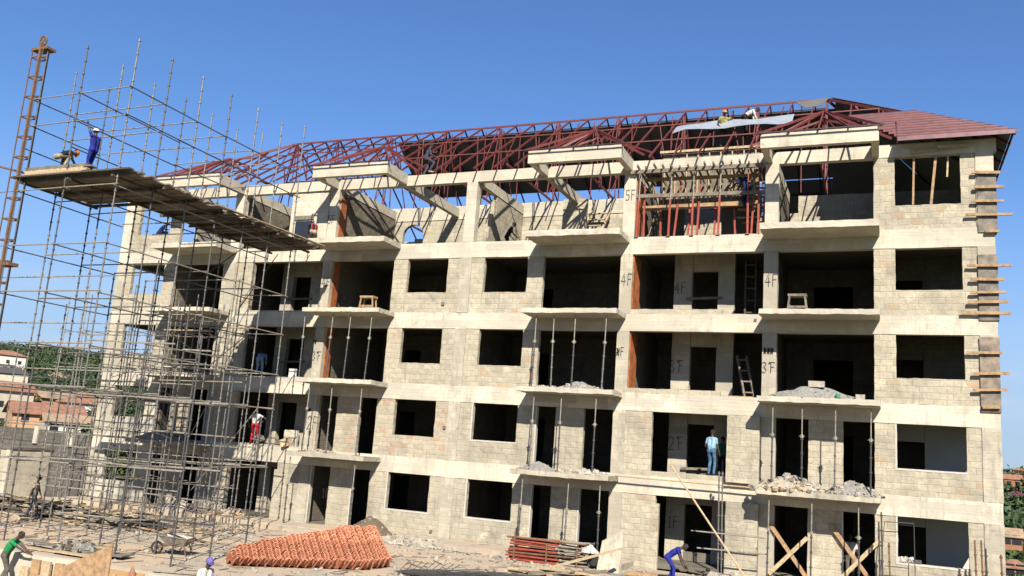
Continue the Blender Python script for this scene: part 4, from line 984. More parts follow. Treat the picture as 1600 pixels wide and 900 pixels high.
for i in range(40):
    x = 6.4+r6.random()*3.3; y = -5.6-r6.random()*1.6; a = r6.gauss(.25, .5); l_ = r6.uniform(.9, 3.2); d = Vector((cos(a), sin(a)*.8, r6.gauss(0, .05)))*l_/2
    c = Vector((x, y, GZ+.05+.42*r6.random()*max(.15, 1-abs(x-8)/2)))
    tag(MB().bar(c-d, c+d, r6.uniform(.06, .2), r6.uniform(.03, .07)).build('timber', r6.choice(['wood', 'wood_pale', 'wood_pale', 'wood_grey'])), 'sawn timber in the loose pile in front of the red pipe stack', 'timber', 'timbers in the loose pile')
tag(MB().bar((6.2, -6.2, GZ+.1), (8.6, -3.3, GZ+.95), .17, .05).build('long_plank', 'wood_pale'), 'long pale plank lying slanted over the timber pile', 'plank')
tag(MB().bar((8.6, -2.6, GZ+.08), (10.9, -2.3, GZ+.1), .12, .12).build('timber', 'wood'), 'thick timber lying along the foot of the block wall', 'timber')
for i, (x, y, s_) in enumerate(((11.6, -1.9, .2), (12.0, -1.7, .22), (10.9, -2.4, .1), (12.5, -2.2, .09))):
    tag(MB().lump((x, y, GZ+s_*.7), s_*1.5, 50+i).build('stone', 'rubble_pale'), ['large pale stone beside the bending man', 'larger pale stone right of the bending man', 'small stone behind the bending man', 'small stone at the foot of the pipe tower'][i], 'stone')

# ------------------------------------------------------------------ wheelbarrow
wb = atz(262, 868, GZ)
Wb = thing('wheelbarrow', 'empty metal wheelbarrow standing under the scaffold', 'wheelbarrow', (wb.x, wb.y, GZ))
ux = Vector((.93, .36, 0)); uy = Vector((-.36, .93, 0)); o0 = Vector((wb.x-.55, wb.y, GZ))
def Q(a, b, c): return o0+ux*a+uy*b+Vector((0, 0, c))
m_ = MB(); top = [Q(.15, -.32, .62), Q(1.15, -.34, .55), Q(1.15, .34, .55), Q(.15, .32, .62)]; bot = [Q(.45, -.18, .3), Q(.95, -.2, .28), Q(.95, .2, .28), Q(.45, .18, .3)]
m_.add(top+bot, [(4, 5, 6, 7), (0, 1, 5, 4), (1, 2, 6, 5), (2, 3, 7, 6), (3, 0, 4, 7)]); up = Vector((0, 0, .015))
m_.add([v+up-(v-Q(.7, 0, v.z-GZ)).normalized()*.02 for v in top]+[v+up for v in bot], [(7, 6, 5, 4), (4, 5, 1, 0), (5, 6, 2, 1), (6, 7, 3, 2), (7, 4, 0, 3)])
for i in range(4): m_.tube(top[i], top[(i+1) % 4], .018, 6)
m_.build('tray', 'tin', Wb)
m_ = MB(); nn = 18
for i in range(nn): a, b = 2*pi*i/nn, 2*pi*(i+1)/nn; m_.tube(Q(.05+.17*cos(a), 0, .2+.17*sin(a)), Q(.05+.17*cos(b), 0, .2+.17*sin(b)), .035, 6, cap=False)
whl = m_.build('wheel', 'rubber', Wb); m_ = MB(); m_.tube(Q(.05, -.06, .2), Q(.05, .06, .2), .05, 8)
for i in range(4): m_.tube(Q(.05+.15*cos(i*pi/4), 0, .2+.15*sin(i*pi/4)), Q(.05-.15*cos(i*pi/4), 0, .2-.15*sin(i*pi/4)), .014, 5)
m_.build('hub', 'tin', Wb)
for s in (-1, 1):
    MB().tube(Q(0.0, s*.07, .2), Q(.5, s*.22, .3), .02, 6).build('frame', 'rust', Wb); MB().tube(Q(.5, s*.22, .3), Q(1.6, s*.3, .62), .02, 6).build('handle', 'rust', Wb)
    MB().tube(Q(1.0, s*.22, .36), Q(1.12, s*.26, .0), .018, 6).build('leg', 'rust', Wb)

# ------------------------------------------------------------------ formwork and boards at the platform edge, far left
for i in range(5):
    x = -6.55+i*.42+(.1 if i > 2 else 0); tag(MB().rbox(x, x+.34, -14.78, -14.7, -1.9, -.36-(.0 if i else .25), .008, .3).build('form_board', 'wood_pale' if i % 2 == 0 else 'wood'), 'upright orange form board nailed on the platform edge, %s from the left' % ORD[i], 'board', 'upright boards on the platform edge')
for i, (x, y, w_, l_, a, mt) in enumerate(((-6.3, -13.9, .25, 2.0, .05, 'wood_pale'), (-5.1, -14.0, .3, 2.0, .0, 'wood_pale'), (-4.6, -13.4, .7, 1.3, .25, 'wood_grey'), (-6.9, -12.9, .12, 3.0, .2, 'wood_grey'), (-7.2, -13.6, .2, 1.5, -.1, 'wood_grey'), (-5.7, -13.2, .1, 2.8, .15, 'wood_pale'))):
    d = Vector((cos(a), sin(a), 0))*l_/2; c = Vector((x, y, GZ+.04+.035*i)); tag(MB().bar(c-d, c+d, w_, .035).build('board', mt), ['narrow pale board beside the man in green', 'broad pale board at the platform edge', 'square grey plywood sheet on the platform edge', 'long thin grey batten behind the man in green', 'short grey board left of the man in green', 'long thin pale batten across the sacks'][i], 'board')
heap('cement_sacks', 'crumpled dark sacks and offcuts on the boards behind the man in green', 'sacks', -6.0, -13.3, GZ+.1, .9, .4, .25, ['wood_grey', 'steel_dark', 'gravel', 'wood_dark'], 60, 41, .12)
yb = atz(60, 898, -1.9)
q0 = aty(92, 888, -15.9); q1 = aty(176, 850, -15.9); m_ = MB(); m_.add([(q0.x, -15.9, -1.4), (q1.x, -15.9, -1.4), (q1.x, -15.9, q1.z), (q0.x, -15.9, q0.z), (q0.x, -15.86, -1.4), (q1.x, -15.86, -1.4), (q1.x, -15.86, q1.z), (q0.x, -15.86, q0.z)], [(0,1,2,3),(7,6,5,4),(3,2,6,7),(1,5,6,2),(0,3,7,4)]); tag(m_.build('shutter_board', 'wood'), 'yellowish formwork panel standing in the lower yard at the bottom left', 'panel')
for i, x in enumerate((aty(38, 880, -15.95).x, aty(66, 880, -15.95).x, aty(182, 880, -15.95).x)): tag(MB().bar((x, -15.95, -1.4), (x, -15.95, [-.62, -.5, -.15][i]), .1, .06).build('form_stake', 'wood_pale'), ['left wooden stake of the yellowish form panel', 'second wooden stake of the yellowish form panel', 'right wooden stake of the yellowish form panel'][i], 'stake')
heap('brick_rubble', 'small heap of broken red bricks at the bottom edge below the platform', 'bricks', aty(205, 890, -15.4).x, -15.4, -1.38, .55, .35, aty(205, 886, -15.4).z+1.38, ['clay_old', 'clay_old', 'brick_orange'], 60, 43, .09)
tag(MB().tube((-1.75, -14.5, GZ+.04), (7.4, -11.2, GZ+.06), .03, 6).build('scaffold_tube', 'steel_pale'), 'long scaffold tube lying on the ground in front of the clay tiles', 'tube')
tag(MB().tube((1.2, -12.4, GZ+.04), (7.0, -9.2, GZ+.06), .022, 6).build('dark_pipe', 'rebar'), 'thin dark pipe lying on the ground right of the clay tiles', 'pipe')

# ------------------------------------------------------------------ boundary wall, far left
t = thing('boundary_wall', 'high grey block boundary wall with short concrete posts left of the building', 'wall', (-30, .4, 0))
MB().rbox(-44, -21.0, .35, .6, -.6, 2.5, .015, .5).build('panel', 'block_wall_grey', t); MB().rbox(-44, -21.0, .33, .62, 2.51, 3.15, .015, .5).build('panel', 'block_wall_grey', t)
for x in (-25.2, -22.6, -30): MB().rbox(x-.15, x+.15, .25, .65, 2.4, 3.3, .02, .2).build('post', 'concrete', t)
t = thing('cream_wall', 'lower sunlit cream block wall standing in front of the grey boundary wall', 'wall', (-28, -1.2, 0))
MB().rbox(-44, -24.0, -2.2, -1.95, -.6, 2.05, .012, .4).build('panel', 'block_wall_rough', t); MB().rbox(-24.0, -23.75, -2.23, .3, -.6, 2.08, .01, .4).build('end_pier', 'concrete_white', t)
MB().rbox(-44, -23.7, -2.25, .3, 2.1, 2.22, .012, .5).build('coping', 'concrete_dark', t)
tag(MB().rbox(-40, -18.5, -6.5, -6.2, GZ-.3, GZ+.42, .02, .5).build('low_wall', 'concrete_dark'), 'low dark kerb wall behind the man walking on the left', 'wall')

# ------------------------------------------------------------------ details at the right
def brace(x0, x1, z0, z1, lab, y=-.12):
    t = thing('timber_cross', lab, 'brace', ((x0+x1)/2, y, z0), 'crossed planks over the ground floor doors')
    MB().bar((x0, y, z1), (x1, y, z0), .05, .14, up=(0, 0, 1)).build('plank', 'wood', t); MB().bar((x0, y-.06, z0), (x1, y-.06, z1-.35), .05, .14).build('plank', 'wood_pale', t)
brace(13.25, 14.55, .1, 1.85, 'crossed planks over the left ground floor door of the right hand balcony')
brace(15.35, 16.95, -.15, 2.0, 'crossed planks over the right ground floor door of the right hand balcony')
def tube_t(a, b, lab, mat='steel_grey', r=.028, cat='tube', name='scaffold_tube', grp=None, coup=True):
    m_ = standard(a, b, r) if coup else MB().tube(a, b, r, 6)
    return tag(m_.build(name, mat), lab, cat, grp)
for i, (u, dv) in enumerate(((1122, 0), (1128, .1))):
    c = aty(u, 800, -1.0); tube_t((c.x+.05, -1.0-dv, GZ), (c.x, -1.0-dv, 3.6), 'upright scaffold tube in front of the right stair bay, %s one of the pair' % ('left' if i == 0 else 'right'), 'steel_grey')
for (u0, v0, u1, v1, lab) in ((1080, 829, 1197, 841, 'upper level tube crossing in front of the right stair bay'), (1089, 856, 1198, 866, 'lower level tube crossing in front of the right stair bay')):
    a = aty(u0, v0, -1.1); b = aty(u1, v1, -1.1); tube_t(a, b, lab, 'steel_pale', .026, coup=False)
a = aty(1049, 728, -1.5); b = aty(1166, 905, -2.6); tube_t(a, b, 'long diagonal timber pole leaning across the right stair bay', 'wood_pale', .035, 'pole', 'timber_pole', coup=False)
a = aty(960, 743, -.35); b = aty(1195, 764, -.35); tube_t(a, b, 'level tube along the first floor beam of the right stair bay', 'wood_pale', .03, coup=False)
a = aty(1101, 745, -.3); b = aty(1190, 760, -1.3)
for i, (u, v0, v1, mt) in enumerate(((1377, 800, 905, 'steel_dark'), (1373, 815, 905, 'steel_dark'), (1389, 848, 905, 'rust'), (1523, 844, 905, 'rust'), (1533, 844, 905, 'rust'), (1540, 857, 905, 'steel_dark'), (1564, 867, 905, 'rust'))):
    a = aty(u, v0, -.9); tube_t((a.x+.04, -.9, GZ), a, 'short upright prop at the foot of the right end bay, %s from the left' % ORD[i], mt, .032, 'prop', 'steel_prop', 'props at the foot of the end bay')
def frame_t(pts, lab, mat='steel_dark', r=.014):
    m_ = MB()
    for a, b in zip(pts, pts[1:]): m_.tube(a, b, r, 6)
    return tag(m_.build('rod_hoop', mat), lab, 'frame')
frame_t([aty(1375, 905, -.4), aty(1382, 815, -.4), aty(1428, 818, -.4), aty(1430, 905, -.4)], 'thin square steel frame in front of the lower right window')
frame_t([aty(1383, 884, -.4), aty(1420, 888, -.4), aty(1419, 905, -.4)], 'small bent rod below the thin steel frame')
c = aty(1410, 880, .1); m_ = MB(); 
for i in range(9): m_.lump((c.x-.15+.09*i*.6, .1, FH*0+.98+.05+.03*(i % 3)), .1, 80+i)
tag(m_.build('crumpled_bag', 'sack'), 'crumpled white bag on the sill of the lower right window', 'bag')
tag(MB().rbox(c.x+.2, c.x+.6, .05, .15, .965, 1.1, .02, .08).build('tool_box', 'steel_dark'), 'dark box on the sill beside the white bag', 'box')
# stools and trestles on the slabs
def trestle(x, y, z, w_, h_, lab, mt='wood'):
    t = thing('wooden_trestle', lab, 'trestle', (x, y, z))
    for sx in (-1, 1):
        for sy in (0, .3): MB().bar((x+sx*w_/2, y+sy, z), (x+sx*w_/2*.78, y+sy, z+h_), .06, .06).build('leg', mt, t)
    MB().rbox(x-w_/2*.95, x+w_/2*.95, y-.04, y+.36, z+h_, z+h_+.09, .008, .1).build('top', mt, t)
    MB().bar((x-w_/2, y, z+.22), (x+w_/2, y, z+.22), .04, .08).build('rail', mt, t)
trestle(14.15, -.6, 9.6, .7, .62, 'small wooden trestle stool on the fourth floor right hand balcony', 'wood_grey')
trestle(-4.6, -.6, 9.6, .75, .6, 'small pale wooden frame stool on the fourth floor balcony of the second column', 'wood')
def ladder(a, b, w_, n, lab, mat='wood', dirx=(1, 0, 0)):
    t = thing('wooden_ladder', lab, 'ladder', tuple(a)); a = Vector(a); b = Vector(b); x = Vector(dirx)*w_/2
    for s in (-1, 1): MB().bar(a+x*s, b+x*s, .07, .1).build('stile', mat, t)
    for i in range(n): p = a.lerp(b, (i+.6)/n); MB().bar(p-x*1.15, p+x*1.15, .12, .05).build('rung', mat, t)
ladder((4.35, 2.9, 12.8), (4.45, 5.3, 15.6), .95, 7, 'wide wooden ladder leaning on the inner wall behind the third balcony', 'wood_pale')
ladder((12.3, .8, 6.42), (11.85, 1.6, 8.2), .36, 4, 'thin pole ladder in the right stair bay on the third floor', 'wood_grey')
ladder((12.2, 1.2, 9.6), (12.1, 1.9, 12.2), .4, 5, 'dark pole ladder in the right stair bay on the fourth floor', 'wood_dark')
tag(MB().bar((12.5, .3, 6.45), (11.2, .2, 6.44), .25, .06).build('board', 'wood'), 'board on the parapet at the foot of the pole ladder', 'board')
for i, (x0, x1, k) in enumerate(((9.69, 10.76, 3), (9.69, 10.76, 1), (-10.7, -9.7, 3), (-10.7, -9.7, 2))):
    z = FH*k+ (1.0 if k != 1 else .4); tag(MB().bar((x0-.2, 1.9, z), (x1+.2, 1.95, z+.05), .05, .1).build('batten', 'wood_grey'), ['grey batten across the inner opening, fourth floor right stair bay', 'grey batten across the inner opening, first floor right stair bay', 'grey batten across the inner opening, fourth floor left stair bay', 'grey batten across the inner opening, third floor left stair bay'][i], 'batten')
tag(MB().rbox(-8.9, -8.5, .02, .1, 6.44, 6.9, .006, .1).build('white_board', 'hat_white'), 'white square board standing in the left stair bay on the third floor', 'board')
tag(MB().lump((-8.6, .0, 3.42), .3, 77).build('cement_bag', 'wood_pale'), 'yellowish lump of foam on the first floor edge', 'foam')
tag(MB().lump((-10.2, .1, 3.5), .3, 78).build('grey_bag', 'rubble'), 'grey bag beside the man in red trousers', 'bag')
tag(MB().rbox(-9.95, -9.2, 1.6, 1.75, 3.22, 4.05, .04, .12).build('round_slab', 'concrete'), 'rounded grey slab standing inside the first floor of the left stair bay', 'slab')
for i, (x, y, z) in enumerate(((9.7, .3, -.2), (10.3, .5, -.2), (10.6, .2, -.2))): tag(MB().bar((x, y, z+.1), (x+1.9, y-1.2, z+.05), .1, .05).build('plank', 'wood_grey'), 'grey plank on the floor of the right stair bay, %s from the left' % ORD[i], 'plank')
tag(MB().tube((-17.9, -2.0, 6.0), (-15.0, -2.6, 6.55), .04, 6).build('plastic_pipe', 'sack'), 'pale pipe lying slanted on the scaffold in front of the left end bay', 'pipe')
tag(MB().tube((-15.0, -2.6, 6.56), (-11.9, -2.6, 6.5), .045, 6).build('plastic_pipe', 'sack'), 'pale pipe lying level on the scaffold in front of the left balconies', 'pipe')
tag(MB().rbox(-18.9, -12.9, -3.2, -2.6, 4.98, 5.05, .01, .4).build('scaffold_board', 'wood_grey'), 'wide grey scaffold board below the third floor of the left balconies', 'board')
tag(MB().rbox(-13.9, -11.3, -3.1, -2.7, 8.2, 8.25, .01, .4).build('scaffold_board', 'wood_pale'), 'pale scaffold board beside the fourth floor pier on the left', 'board')
# open wall reeds at the top of the left side bay: small brick stub and long timbers
for i in range(8):
    x = 4.1+i*.4; 

r8 = random.Random(61); m_ = MB()
for i in range(2600):
    q = r8.random(); x = r8.uniform(-16, 12.5); y = -.4-13.6*r8.random()**1.3; 
    if y < -13.9: continue
    s_ = .018+.05*r8.random()**3; m_.lump((x, y, GZ+s_*.3), s_*1.4, i, mi=r8.choice([0, 0, 1, 2]))
for i in range(520):
    x = r8.uniform(-16, 13); y = r8.uniform(-13.8, -.6); a = r8.random()*pi; l_ = r8.uniform(.1, .5); d = Vector((cos(a), sin(a), 0))*l_; m_.bar(Vector((x, y, GZ+.015))-d, Vector((x, y, GZ+.02))+d, r8.uniform(.02, .07), .02, mi=r8.choice([3, 3, 4]))
tag(m_.build('site_litter', ['rubble', 'gravel', 'rubble_pale', 'wood_grey', 'wood']), 'small stones, plaster crumbs and wood scraps strewn over the platform floor', 'litter', kind='stuff')
# ------------------------------------------------------------------ people
def caps(mb, a, b, ra, rb, n=10):
    """closed tapered capsule"""
    a = Vector(a); b = Vector(b); d = b-a; L_ = d.length
    if L_ < 1e-5: d = Vector((0, 0, 1)); L_ = 1e-5
    d = d.normalized(); up = Vector((0, 1, 0)) if abs(d.y) < .9 else Vector((1, 0, 0)); x = d.cross(up).normalized(); y = d.cross(x)
    rings = []
    for t in (-.9, -.5, 0): rings.append((a+d*ra*t, ra*sqrt(max(.02, 1-t*t))))
    for t in (0, .5, .9): rings.append((b+d*rb*t, rb*sqrt(max(.02, 1-t*t))))
    vs = [c+(x*cos(2*pi*i/n)+y*sin(2*pi*i/n))*r for c, r in rings for i in range(n)]
    fs = [(k*n+i, k*n+(i+1) % n, (k+1)*n+(i+1) % n, (k+1)*n+i) for k in range(len(rings)-1) for i in range(n)]
    fs += [tuple(range(n))[::-1], tuple(range((len(rings)-1)*n, len(rings)*n))]
    mb.add(vs, fs)
def ellips(mb, c, r, M=None, n=12, m=8):
    vs = []; c = Vector(c)
    for j in range(1, m):
        ph = pi*j/m
        for i in range(n): 
            q = Vector((r[0]*sin(ph)*cos(2*pi*i/n), r[1]*sin(ph)*sin(2*pi*i/n), r[2]*cos(ph))); vs.append(c+(M @ q if M else q))
    q = Vector((0, 0, r[2])); vs.append(c+(M @ q if M else q)); vs.append(c-(M @ q if M else q)); T = len(vs)-2
    fs = [((j)*n+i, (j+1)*n+i, (j+1)*n+(i+1) % n, j*n+(i+1) % n) for j in range(m-2) for i in range(n)]
    fs += [(T, i, (i+1) % n) for i in range(n)] + [(T+1, (m-2)*n+(i+1) % n, (m-2)*n+i) for i in range(n)]
    mb.add(vs, fs)
def ik(a, t, l1, l2, hint):
    a = Vector(a); t = Vector(t); d = t-a; L_ = min(d.length, (l1+l2)*.995); d = d.normalized() if d.length > 0 else Vector((0, 0, -1))
    k = (l1*l1-l2*l2+L_*L_)/(2*L_); h = sqrt(max(0, l1*l1-k*k)); hv = Vector(hint); hv = (hv-d*hv.dot(d)).normalized()
    return a+d*k+hv*h, a+d*L_
import numpy as np
TS = bpy.data.scenes.new('tmp')          # remeshing happens in an empty scene, removed again below
def person(label, loc, heading, shirt, pants, pitch=0, hip=.93, feet=((-.1, 0, 0), (.1, 0, 0)), hands=((-.25, .05, .82), (.25, .05, .82)), head_pitch=0, head_yaw=0,
           hat=None, hat_kind='helmet', sleeves='short', lean=0, bare_feet=False, scale=1.0, vest=None, knee=(0, 1, 0), boots='cloth_black', elbow=None, hipy=0):
    """heading: degrees, 0 looks towards +Y; local x right, y forward"""
    mb = MB(); seg = []
    def C(a, b, ra, rb, kind): caps(mb, a, b, ra, rb); seg.append((Vector(a), Vector(b), (ra+rb)/2, kind))
    P = Vector((0, hipy, hip)); pt = radians(pitch); td = Vector((sin(radians(lean)), sin(pt)*cos(radians(lean)), cos(pt)*cos(radians(lean)))).normalized()
    fw = Vector((0, cos(pt), -sin(pt))); X = Vector((1, 0, 0))
    chest = P+td*.30; neck = P+td*.50; hd = (td*cos(radians(head_pitch))+fw*sin(radians(head_pitch)))
    head = neck+hd*.17+fw*.02
    for s in (-1, 1):
        C(P+X*s*.07-td*.02, P+X*s*.06+td*.12, .105, .10, 'pants'); C(P+X*s*.055+td*.1, chest+X*s*.075, .10, .115, 'shirt'); C(chest+X*s*.07, neck+X*s*.09-td*.06, .112, .085, 'shirt')
    C(neck+X*-.14-td*.05, neck+X*.14-td*.05, .065, .065, 'shirt')
    C(neck-td*.04, head-hd*.05, .052, .052, 'skin')
    hf = hd.cross(X)*-1; hf = (fw-hd*fw.dot(hd)).normalized(); hf = (hf*cos(radians(head_yaw))+X*sin(radians(head_yaw))).normalized(); hx = hf.cross(hd)
    HM = Matrix((hx, hf, hd)).transposed()
    ellips(mb, head+hd*.03, (.077, .098, .105), HM); seg.append((head+hd*.03, head+hd*.04, .09, 'head'))
    C(head-hd*.055+hf*.045, head-hd*.05+hf*.06, .045, .035, 'skin')                       # jaw
    C(head+hd*.01+hf*.093, head-hd*.012+hf*.105, .014, .018, 'skin')                     # nose
    C(head-hd*.035+hf*.092-hx*.018, head-hd*.035+hf*.092+hx*.018, .012, .012, 'skin')      # mouth
    for s in (-1, 1):
        C(head+hd*.03+hf*.085+hx*s*.034, head+hd*.03+hf*.087+hx*s*.03, .015, .015, 'skin')   # eyes/brow
        C(head+hd*.0+hx*s*.08, head+hd*.035+hx*s*.084-hf*.01, .014, .018, 'skin')           # ears
    for s, ft in zip((-1, 1), feet):
        h0 = P+X*s*.095; ft = Vector(ft); ank = ft+Vector((0, 0, .09)); kn, ank = ik(h0, ank, .43, .43, knee)
        C(h0, kn, .088, .062, 'pants'); C(kn, kn.lerp(ank, .35), .062, .060, 'pants'); C(kn.lerp(ank, .35), ank, .060, .048, 'pants')
        fy = Vector((.04*s, 1, 0)).normalized(); C(ank+Vector((0, 0, -.045))-fy*.04, ank+Vector((0, 0, -.055))+fy*.15, .042, .036, 'boots')
    for s, hn, ei in zip((-1, 1), hands, (0, 1)):
        sh = neck+X*s*.185-td*.06; hn = Vector(hn); hint = (elbow[ei] if elbow else (s*.5, -.9, -.3)); el, wr = ik(sh, hn, .29, .25, hint)
        sl = 'shirt' if sleeves == 'long' else 'skin'
        C(sh, sh.lerp(el, .5), .056, .05, 'shirt'); C(sh.lerp(el, .5), el, .046 if sl == 'skin' else .05, .038 if sl == 'skin' else .045, sl)
        C(el, wr, .038 if sl == 'skin' else .044, .027 if sl == 'skin' else .034, sl)
        d = (wr-el).normalized(); side = d.cross(Vector((0, 1, 0.01))).normalized(); nrm = side.cross(d)
        if abs(d.y) > .9: side = d.cross(Vector((0, 0, 1))).normalized(); nrm = side.cross(d)
        C(wr, wr+d*.07, .026, .03, 'skin'); C(wr+d*.02+side*.015, wr+d*.07+side*.02, .02, .018, 'skin'); C(wr+d*.02-side*.015, wr+d*.07-side*.02, .02, .018, 'skin')
        for fi, (off, ln) in enumerate(((-.030, .062), (-.010, .074), (.010, .070), (.030, .056))):
            b0 = wr+d*.075+side*off; b1 = b0+d*ln*.5+nrm*.006; b2 = b1+(d*.8+nrm*.45*s).normalized()*ln*.5
            C(b0, b1, .0095, .0085, 'skin'); C(b1, b2, .0085, .0075, 'skin')
        t0 = wr+d*.025+side*-.03; C(t0, t0+(d*.6-side*.7).normalized()*.04, .012, .01, 'skin'); C(t0+(d*.6-side*.7).normalized()*.04, t0+(d*.6-side*.7).normalized()*.04+d*.03, .01, .009, 'skin')
    me = bpy.data.meshes.new('tmp'); me.from_pydata([tuple(v) for v in mb.v], [], mb.f); tmp = bpy.data.objects.new('tmp', me); TS.collection.objects.link(tmp)
    md = tmp.modifiers.new('r', 'REMESH'); md.mode = 'VOXEL'; md.voxel_size = .0125; md.use_smooth_shade = True
    sm = tmp.modifiers.new('s', 'SMOOTH'); sm.factor = .5; sm.iterations = 2
    TS.view_layers[0].update(); dg = TS.view_layers[0].depsgraph; dg.update(); bm_ = bpy.data.meshes.new_from_object(tmp.evaluated_get(dg)); bm_.name = 'person'
    bpy.data.objects.remove(tmp)
    kinds = {'skin': 0, 'shirt': 1, 'pants': 2, 'boots': 3, 'head': 0}
    bm_.materials.clear()
    for k in ('skin', 'cloth_'+shirt, 'cloth_'+pants, boots): bm_.materials.append(MATS[k])
    # cloth folds, then a material per face from the nearest bone
    sA = [s[0] for s in seg]; 
    sd_ = len(label) % 17
    cn = [(v.co.copy(), v.normal.copy()) for v in bm_.vertices]; flat = []
    for c_, n_ in cn:
        if (c_-head).length > .16: c_ = c_+n_*(.012*noise.noise(c_*7+Vector((sd_, 0, 0)))+.007*noise.noise(Vector((c_.x*22, c_.y*22, c_.z*9+sd_))))
        flat += c_[:]
    bm_.vertices.foreach_set('co', flat)
    A_ = np.array([s[0] for s in seg]); B_ = np.array([s[1] for s in seg]); R_s = np.array([s[2] for s in seg]); K_ = np.array([kinds[s[3]] for s in seg])
    pc = np.empty(len(bm_.polygons)*3); bm_.polygons.foreach_get('center', pc); pc = pc.reshape(-1, 1, 3)
    AB = (B_-A_)[None]; tt = np.clip(((pc-A_[None])*AB).sum(-1)/np.maximum(1e-9, (AB*AB).sum(-1)), 0, 1)
    dd = np.linalg.norm(pc-(A_[None]+AB*tt[..., None]), axis=-1)-R_s[None]
    mi = [int(v) for v in K_[dd.argmin(1)]]
    bm_.polygons.foreach_set('material_index', mi); bm_.polygons.foreach_set('use_smooth', [True]*len(mi)); bm_.update()
    o = bpy.data.objects.new('person', bm_); COL.objects.link(o); tag(o, label, 'person')
    M = Matrix.Translation(Vector(loc)) @ Matrix.Rotation(radians(-heading), 4, 'Z') @ Matrix.Scale(scale, 4)
    o.matrix_world = M
    # hat or hair: a cap of its own over the skull
    hm = MB(); n, m_ = 18, 6; rr = (.105, .125, .115) if hat_kind == 'helmet' and hat else ((.09, .11, .108) if hat else (.081, .102, .108)); z0 = .028 if hat else .02
    vs = []
    for j in range(m_+1):
        ph = (pi/2)*j/m_
        for i in range(n):
            q = Vector((rr[0]*sin(ph)*cos(2*pi*i/n), rr[1]*sin(ph)*sin(2*pi*i/n)-.004, rr[2]*cos(ph)-.0)); 
            if not hat and q.y > .02: q.z = max(q.z, .045)
            vs.append(head+hd*z0+HM @ q)
    hm.add(vs, [(j*n+i, (j+1)*n+i, (j+1)*n+(i+1) % n, j*n+(i+1) % n) for j in range(m_) for i in range(n)])
    if hat:      # brim
        bv = []; 
        for i in range(n):
            a = 2*pi*i/n; ext = 1.05+(.28 if sin(a) > .55 else (.05 if hat_kind == 'helmet' else 0)); 
            bv.append(head+hd*z0+HM @ Vector((rr[0]*.97*cos(a), rr[1]*.97*sin(a), .004))); bv.append(head+hd*z0+HM @ Vector((rr[0]*ext*cos(a), rr[1]*ext*sin(a), -.008)))
            bv.append(head+hd*z0+HM @ Vector((rr[0]*ext*cos(a), rr[1]*ext*sin(a), -.018))); 
        hm.add(bv, [f for i in range(n) for f in ((i*3, i*3+1, ((i+1) % n)*3+1, ((i+1) % n)*3), (i*3+1, i*3+2, ((i+1) % n)*3+2, ((i+1) % n)*3+1), (i*3+2, i*3, ((i+1) % n)*3, ((i+1) % n)*3+2))])
    h = hm.build('helmet' if hat and hat_kind == 'helmet' else ('cap' if hat else 'hair'), hat or 'hair', None, True)
    h.parent = o
    if vest:
        vm = MB(); 
        for s in (-1, 1): vm.bar(neck+X*s*.1+fw*.098-td*.02, P+X*s*.09+fw*.11+td*.1, .05, .012, up=fw); vm.bar(neck+X*s*.1-fw*.11-td*.02, P+X*s*.09-fw*.115+td*.1, .05, .012, up=fw)
        q = vm.build('vest_stripe', vest, None); q.parent = o
    return o
def footpt(u, v, y): p = aty(u, v, y); return p
p = atz(1108, 741, 3.42)
person('man in sky blue shirt and jeans standing in the first floor opening', (11.02, .1, 3.42), 20, 'skyblue', 'jeans', pitch=3, feet=((-.09, 0, 0), (.1, .05, 0)), hands=((-.2, .2, .95), (.27, .12, .85)))
person('man in dark green shirt in the shade of the first floor opening', (11.3, 1.0, 3.22), -10, 'green_dim', 'black', hands=((-.3, .15, .95), (.22, .1, .85)))
person('bending man in bright blue overalls on the ground in front of the right stair bay', (10.35, -3.4, GZ), 82, 'blue', 'blue', pitch=52, hip=.88, hipy=-.08, feet=((-.1, -.05, 0), (.12, .12, 0)), hands=((-.12, .55, .55), (.18, .52, .5)), head_pitch=10)
p = aty(395, 690, .05)
person('man in grey t-shirt and bright red trousers on the first floor', (p.x, .08, 3.25), -25, 'white', 'red', hat='cloth_black', hat_kind='cap', feet=((-.13, 0, 0), (.13, .02, 0)), hands=((-.3, .05, .9), (.32, .12, 1.1)), elbow=((-1, -.2, -.3), (1, -.2, -.3)))
p = aty(404, 582, .1)
person('man in light blue overalls bending over on the third floor of the left stair bay', (p.x, .12, 6.45), -25, 'denim', 'denim', pitch=62, hip=.9, hipy=-.1, sleeves='long', feet=((-.13, 0, 0), (.13, 0, 0)), hands=((-.15, .6, .6), (.15, .6, .65)), head_pitch=25)
person('man in black and red top with beige trousers at the fifth storey edge', (-8.35, -.1, 12.86), -40, 'black', 'beige', pitch=35, hip=.66, hipy=-.15, feet=((-.12, .15, 0), (.12, .1, 0)), hands=((-.2, .45, .5), (.3, .15, .05)), vest='cloth_red', knee=(0, 1, .2))
person('man in dark slate overalls climbing on the red roof steel', (-2.75, .35, 16.16), 60, 'slate', 'slate', pitch=14, hip=.9, sleeves='long', feet=((-.1, -.05, 0), (.1, .25, .22)), hands=((-.3, .42, 1.35), (.1, .45, 1.0)), hipy=.02, boots='wood_pale')
p = aty(1130, 205, 2.6)
person('worker in orange helmet and olive shirt standing among the red roof steel', (p.x, 2.6, 17.4), 150, 'olive', 'grey', pitch=10, hat='hat_orange', hands=((-.35, .25, 1.6), (.3, .4, 1.0)))
person('worker in white long shirt bending over the red roof steel', (11.55, 3.4, 18.15), 70, 'white', 'black', pitch=55, hip=.95, sleeves='long', hands=((-.2, .5, .7), (.2, .5, .6)), hipy=-.1)
